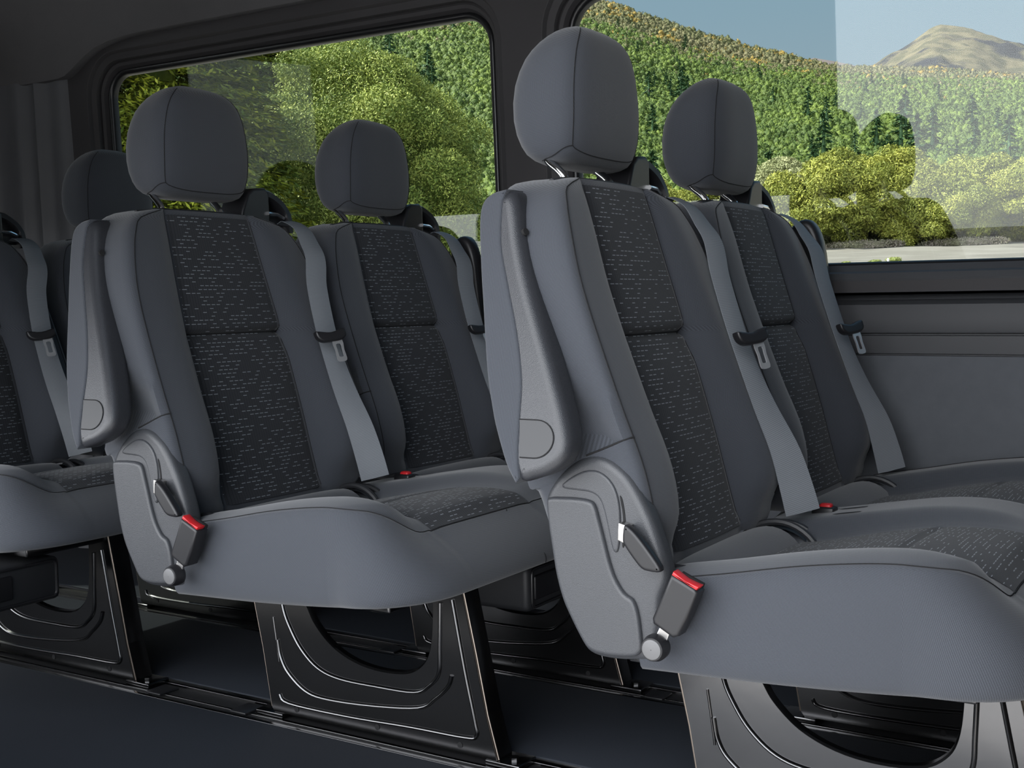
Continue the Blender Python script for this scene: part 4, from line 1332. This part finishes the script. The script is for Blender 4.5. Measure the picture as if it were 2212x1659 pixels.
# round willows beyond the bank (front window)
wl = [leaf_mesh('willow_crown', lumps_for(3.0, 2.15, -0.5, 75, 10 + i, 0.20), 0.062, 110000, 'leaf_willow', 0.72, 0.0, 20 + i) for i in range(2)]
pale = leaf_mesh('pale_crown', lumps_for(2.7, 2.3, -0.5, 70, 33, 0.20), 0.062, 100000, 'leaf_pale', 0.72, 0.3, 40)
WGRP = 'round green trees behind the gravel bank'
specs = [(-19.6, 57, pale, 1.05, 'pale grey-green loose tree at the left end of the tree group'),
         (-17.0, 55, wl[0], 1.12, 'broad yellow-green round tree at the middle of the group'),
         (-14.6, 57, wl[1], 1.15, 'tall yellow-green round tree right of the group middle'),
         (-12.6, 55, wl[0], 0.82, 'smaller dense green tree at the right of the group'),
         (-22.3, 60, wl[1], 0.95, 'green tree just right of the front headrests'),
         (-10.4, 59, wl[1], 1.05, 'green round tree behind the whitish window reflection'),
         (-8.0, 57, wl[0], 1.0, 'green tree at the right frame edge'),
         (-25.2, 58, wl[0], 0.92, 'yellow-green tree seen between the two front headrests'),
         (-18.6, 68, wl[1], 1.25, 'darker green tree behind the pale tree'),
         (-11.5, 70, wl[0], 1.35, 'deep green tree rising behind the right end of the group'),
         (-28.0, 60, wl[1], 0.9, 'green tree behind the nearest headrest posts')]
for i, (ph, r, me, s, lb) in enumerate(specs):
    tree('leafy_tree', ph, r, bank_z(r) - 0.1, me, 0.16, 2.6, lb, WGRP, s, i * 1.1)
# tall bushy tree and conifer close to the rear window
big = leaf_mesh('big_crown', lumps_for(3.1, 3.0, -0.4, 110, 5, 0.17), 0.027, 380000, 'leaf_big', 0.70, 0.2, 6, 2.2)
tree('bushy_tree', -39.3, 20, 0.2, big, 0.14, 3.6, 'large bushy light green tree filling the middle of the rear window', None, 0.86, 0.4)
tree('bushy_tree', -34.6, 23, -0.3, big, 0.14, 3.6, 'lower bushy green tree at the right side of the rear window', None, 0.55, 2.4)
tree('bushy_tree', -41.8, 27, 0.2, big, 0.14, 3.6, 'bushy green tree behind the conifer, between the rear window headrests', None, 0.6, 4.0)
def conifer_mesh(name, h, r, mat, n_t, nl, leaf, seed):
    rnd = random.Random(seed); vs, fs = [], []
    # core cone
    nv = 10
    for i, (k, z) in enumerate(((0.20, 0.02), (0.16, 0.3), (0.09, 0.65), (0.01, 1.0))):
        for j in range(nv):
            a = 2 * PI * j / nv; vs.append((r * k * math.cos(a), r * k * math.sin(a), h * z))
    fs += grid_faces(4, nv, True)
    for t in range(n_t):
        z = (t + rnd.random()) / n_t; R_ = r * (1 - z) ** 0.85 + 0.05 * r
        a = rnd.uniform(0, 2 * PI); dirv = Vector((math.cos(a), math.sin(a), -0.12))
        for k in range(nl):
            f = rnd.uniform(0.35, 1.05)
            side = Vector((-math.sin(a), math.cos(a), 0)) * rnd.gauss(0, 0.10 * R_)
            p = Vector((0, 0, h * z)) + dirv * (R_ * f) + side + Vector((0, 0, -0.05 * R_ * f * f + rnd.gauss(0, 0.02 * R_)))
            tt = (dirv + Vector((rnd.gauss(0, .5), rnd.gauss(0, .5), rnd.gauss(-.15, .3)))).normalized()
            q = tt.cross(Vector((rnd.gauss(0, .5), rnd.gauss(0, .5), 1))).normalized()
            L, W_ = leaf * rnd.uniform(0.7, 1.6), leaf * 0.35
            b = len(vs); vs += [p - tt * L, p + q * W_, p + tt * L, p - q * W_]; fs.append((b, b + 1, b + 2, b + 3))
    me = bpy.data.meshes.new(name); me.from_pydata([tuple(v) for v in vs], [], fs); me.materials.append(MATS[mat])
    return me
cm = conifer_mesh('conifer_crown', 8.5, 2.5, 'leaf_conifer', 750, 210, 0.050, 3)
tree('conifer_tree', -48.0, 17, -0.3, cm, 0.13, 7.5, 'yellow-green feathery conifer at the left end of the rear window', None, 1.0, 0.3, 'tree', True)
tree('conifer_tree', -51.6, 17, -0.3, cm, 0.13, 7.5, 'feathery conifer at the rear window edge, mostly behind the pillar', None, 1.0, 2.1, 'tree', True)
tree('conifer_tree', -43.6, 23, -0.2, cm, 0.13, 7.5, 'feathery conifer right of the middle bench headrest', None, 0.9, 4.2, 'tree', True)
# forest on the hill: uncountable canopy + individual dark conifers
def ico():
    bm = bmesh.new(); bmesh.ops.create_icosphere(bm, subdivisions=1, radius=1)
    v = [x.co.copy() for x in bm.verts]; bm.verts.index_update()
    f = [tuple(x.index for x in q.verts) for q in bm.faces]; bm.free(); return v, f
IV, IF = ico()
def canopy(name, label, mat, n, cond, size, seed):
    rnd = random.Random(seed); vs, fs = [], []
    k = 0; tries = 0
    while k < n and tries < n * 8:
        tries += 1
        ph = rnd.uniform(-56, -5); r = math.sqrt(rnd.uniform(80 ** 2, 334 ** 2))
        t = (r - 75) / (RIDGE - 75)
        if not cond(ph, r, t, rnd): continue
        if -52 < ph < -29.5 and ph > -34 and r > 320: pass
        x, y, _ = polar(ph, r, 0); z = hill_z(ph, r)
        s_ = size * rnd.uniform(0.6, 1.4) * (0.6 + 0.4 * r / 250)
        hh = s_ * rnd.uniform(0.9, 1.7)
        b = len(vs)
        for v in IV:
            j = rnd.uniform(0.75, 1.25)
            vs.append((x + v.x * s_ * j, y + v.y * s_ * j, z + hh * 0.35 + v.z * hh * j))
        fs += [tuple(i + b for i in f) for f in IF]
        for _q in range(9):
            u_ = Vector((rnd.gauss(0, 1), rnd.gauss(0, 1), rnd.gauss(0, 1))).normalized()
            if u_.z < -0.2: u_.z *= -1
            c_ = Vector((x + u_.x * s_ * 1.1, y + u_.y * s_ * 1.1, z + hh * 0.35 + u_.z * hh * 1.1))
            a_ = Vector((rnd.gauss(0, 1), rnd.gauss(0, 1), rnd.gauss(0, 1.4))).normalized(); b2 = a_.cross(u_ + Vector((0.3, 0.2, 0.1)))
            if b2.length < 0.05: continue
            b2.normalize(); a_ = a_ * s_ * 0.38; b2 = b2 * s_ * 0.16; b = len(vs)
            vs += [c_ - a_, c_ + b2, c_ + a_, c_ - b2]; fs.append((b, b + 1, b + 2, b + 3))
        k += 1
    me = bpy.data.meshes.new(name); me.from_pydata([tuple(v) for v in vs], [], fs); me.materials.append(MATS[mat])
    me.polygons.foreach_set('use_smooth', [True] * len(me.polygons))
    o = bpy.data.objects.new(name, me); COL.objects.link(o)
    tag(o, label, 'trees', None, 'stuff')
def nzv(ph, r):
    x, y, _ = polar(ph, r, 0); return noise.noise(Vector((x * 0.025, y * 0.025, 7)))
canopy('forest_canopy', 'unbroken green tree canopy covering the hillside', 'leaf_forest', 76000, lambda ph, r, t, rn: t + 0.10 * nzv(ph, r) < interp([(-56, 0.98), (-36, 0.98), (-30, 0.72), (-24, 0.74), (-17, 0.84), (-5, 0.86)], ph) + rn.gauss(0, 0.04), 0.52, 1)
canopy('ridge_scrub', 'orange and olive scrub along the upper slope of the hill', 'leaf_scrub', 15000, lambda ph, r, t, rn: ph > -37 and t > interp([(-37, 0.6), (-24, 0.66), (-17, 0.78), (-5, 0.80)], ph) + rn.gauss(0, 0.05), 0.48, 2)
sp = conifer_mesh('spruce_crown', 6.0, 1.5, 'leaf_dark', 60, 10, 0.30, 9)
spt = trunk_mesh(0.151, 4.0, True)
rnd = random.Random(77)
for i in range(90):
    ph = rnd.uniform(-38, -8.5); t = rnd.uniform(0.05, 0.62) if rnd.random() < 0.8 else rnd.uniform(0.6, 0.8)
    if -34 < ph < -28.8: ph += 6
    r = 75 + t * (RIDGE - 75)
    x, y, _ = polar(ph, r, 0)
    e_ = empty('spruce_tree', (x, y, hill_z(ph, r) - 0.3), rnd.uniform(0, 6))
    s_ = rnd.uniform(0.55, 1.15) * (1.0 if t < 0.5 else 0.6); e_.scale = (s_, s_, s_)
    tag(e_, 'dark blue-green spruce standing out of the hillside forest' if t < 0.6 else 'small dark spruce high on the slope just under the scrubby ridge', 'tree', 'dark spruces scattered on the hillside' if t < 0.6 else 'small spruces under the ridge')
    c = bpy.data.objects.new('crown', sp); COL.objects.link(c); c.parent = e_
    c = bpy.data.objects.new('trunk', spt); COL.objects.link(c); c.parent = e_
# grass tufts on the gravel
def tuft(name, ph, r, s_, mat, label, group=None, n=900, w=1.0):
    me = leaf_mesh(name, [((0, 0, 0.1), (0.55 * w, 0.3, 0.22)), ((0.3 * w, 0.1, 0.12), (0.3 * w, 0.3, 0.20)), ((-0.3 * w, 0, 0.08), (0.3 * w, 0.3, 0.16))], 0.05, n, mat, 0.7, -0.8, int(r * 10))
    o = bpy.data.objects.new(name, me); COL.objects.link(o)
    x, y, _ = polar(ph, r, 0); o.location = (x, y, bank_z(r)); o.scale = (s_, s_, s_); tag(o, label, 'plant', group)
tuft('grass_tuft', -15.35, 39, 0.34, 'leaf_grass', 'small green tuft on the gravel, left of two side by side')
tuft('grass_tuft', -14.55, 40, 0.42, 'leaf_grass', 'larger green tuft on the gravel, right of two side by side')
tuft('grass_tuft', -16.6, 39, 0.25, 'leaf_grass', 'low yellowish tuft on the gravel nearest the bench')
tuft('flower_border', -15.9, 53.5, 1.0, 'leaf_lavender', 'pinkish flower strip at the foot of the round trees, left', None, 2500, 3.0)
tuft('flower_border', -11.6, 53.5, 1.0, 'leaf_lavender', 'pinkish flower strip at the foot of the round trees, right', None, 2500, 3.0)

# a person sitting on the gravel, tiny in the distance
def far_person():
    x, y, _ = polar(-14.75, 34, 0); z = bank_z(34)
    m_ = MB()
    m_.tube([(0, 0, 0.05), (0, 0, 0.20), (0.03, 0, 0.42), (0.05, 0, 0.52), (0.06, 0, 0.60)], [0.13, 0.12, 0.15, 0.10, 0.05], 10)
    m_.tube([(0.06, 0, 0.58), (0.07, 0, 0.64), (0.08, 0, 0.72), (0.08, 0, 0.78)], [0.045, 0.08, 0.085, 0.03], 10)
    for sg in (-1, 1):
        m_.tube([(0.02, sg * 0.08, 0.10), (0.30, sg * 0.12, 0.30), (0.45, sg * 0.10, 0.03), (0.56, sg * 0.10, 0.02)], [0.08, 0.06, 0.045, 0.03], 8)
        m_.tube([(0.04, sg * 0.15, 0.48), (0.14, sg * 0.20, 0.32), (0.28, sg * 0.13, 0.30)], [0.045, 0.038, 0.028], 8)
    o = m_.build('person', 'cloth_white', None, sharp=80)
    o.location = (x, y, z); o.rotation_euler = (0, 0, 2.2); o.scale = (0.45, 0.45, 0.45)
    tag(o, 'tiny person in pale clothes sitting on the gravel bank', 'person')
far_person()
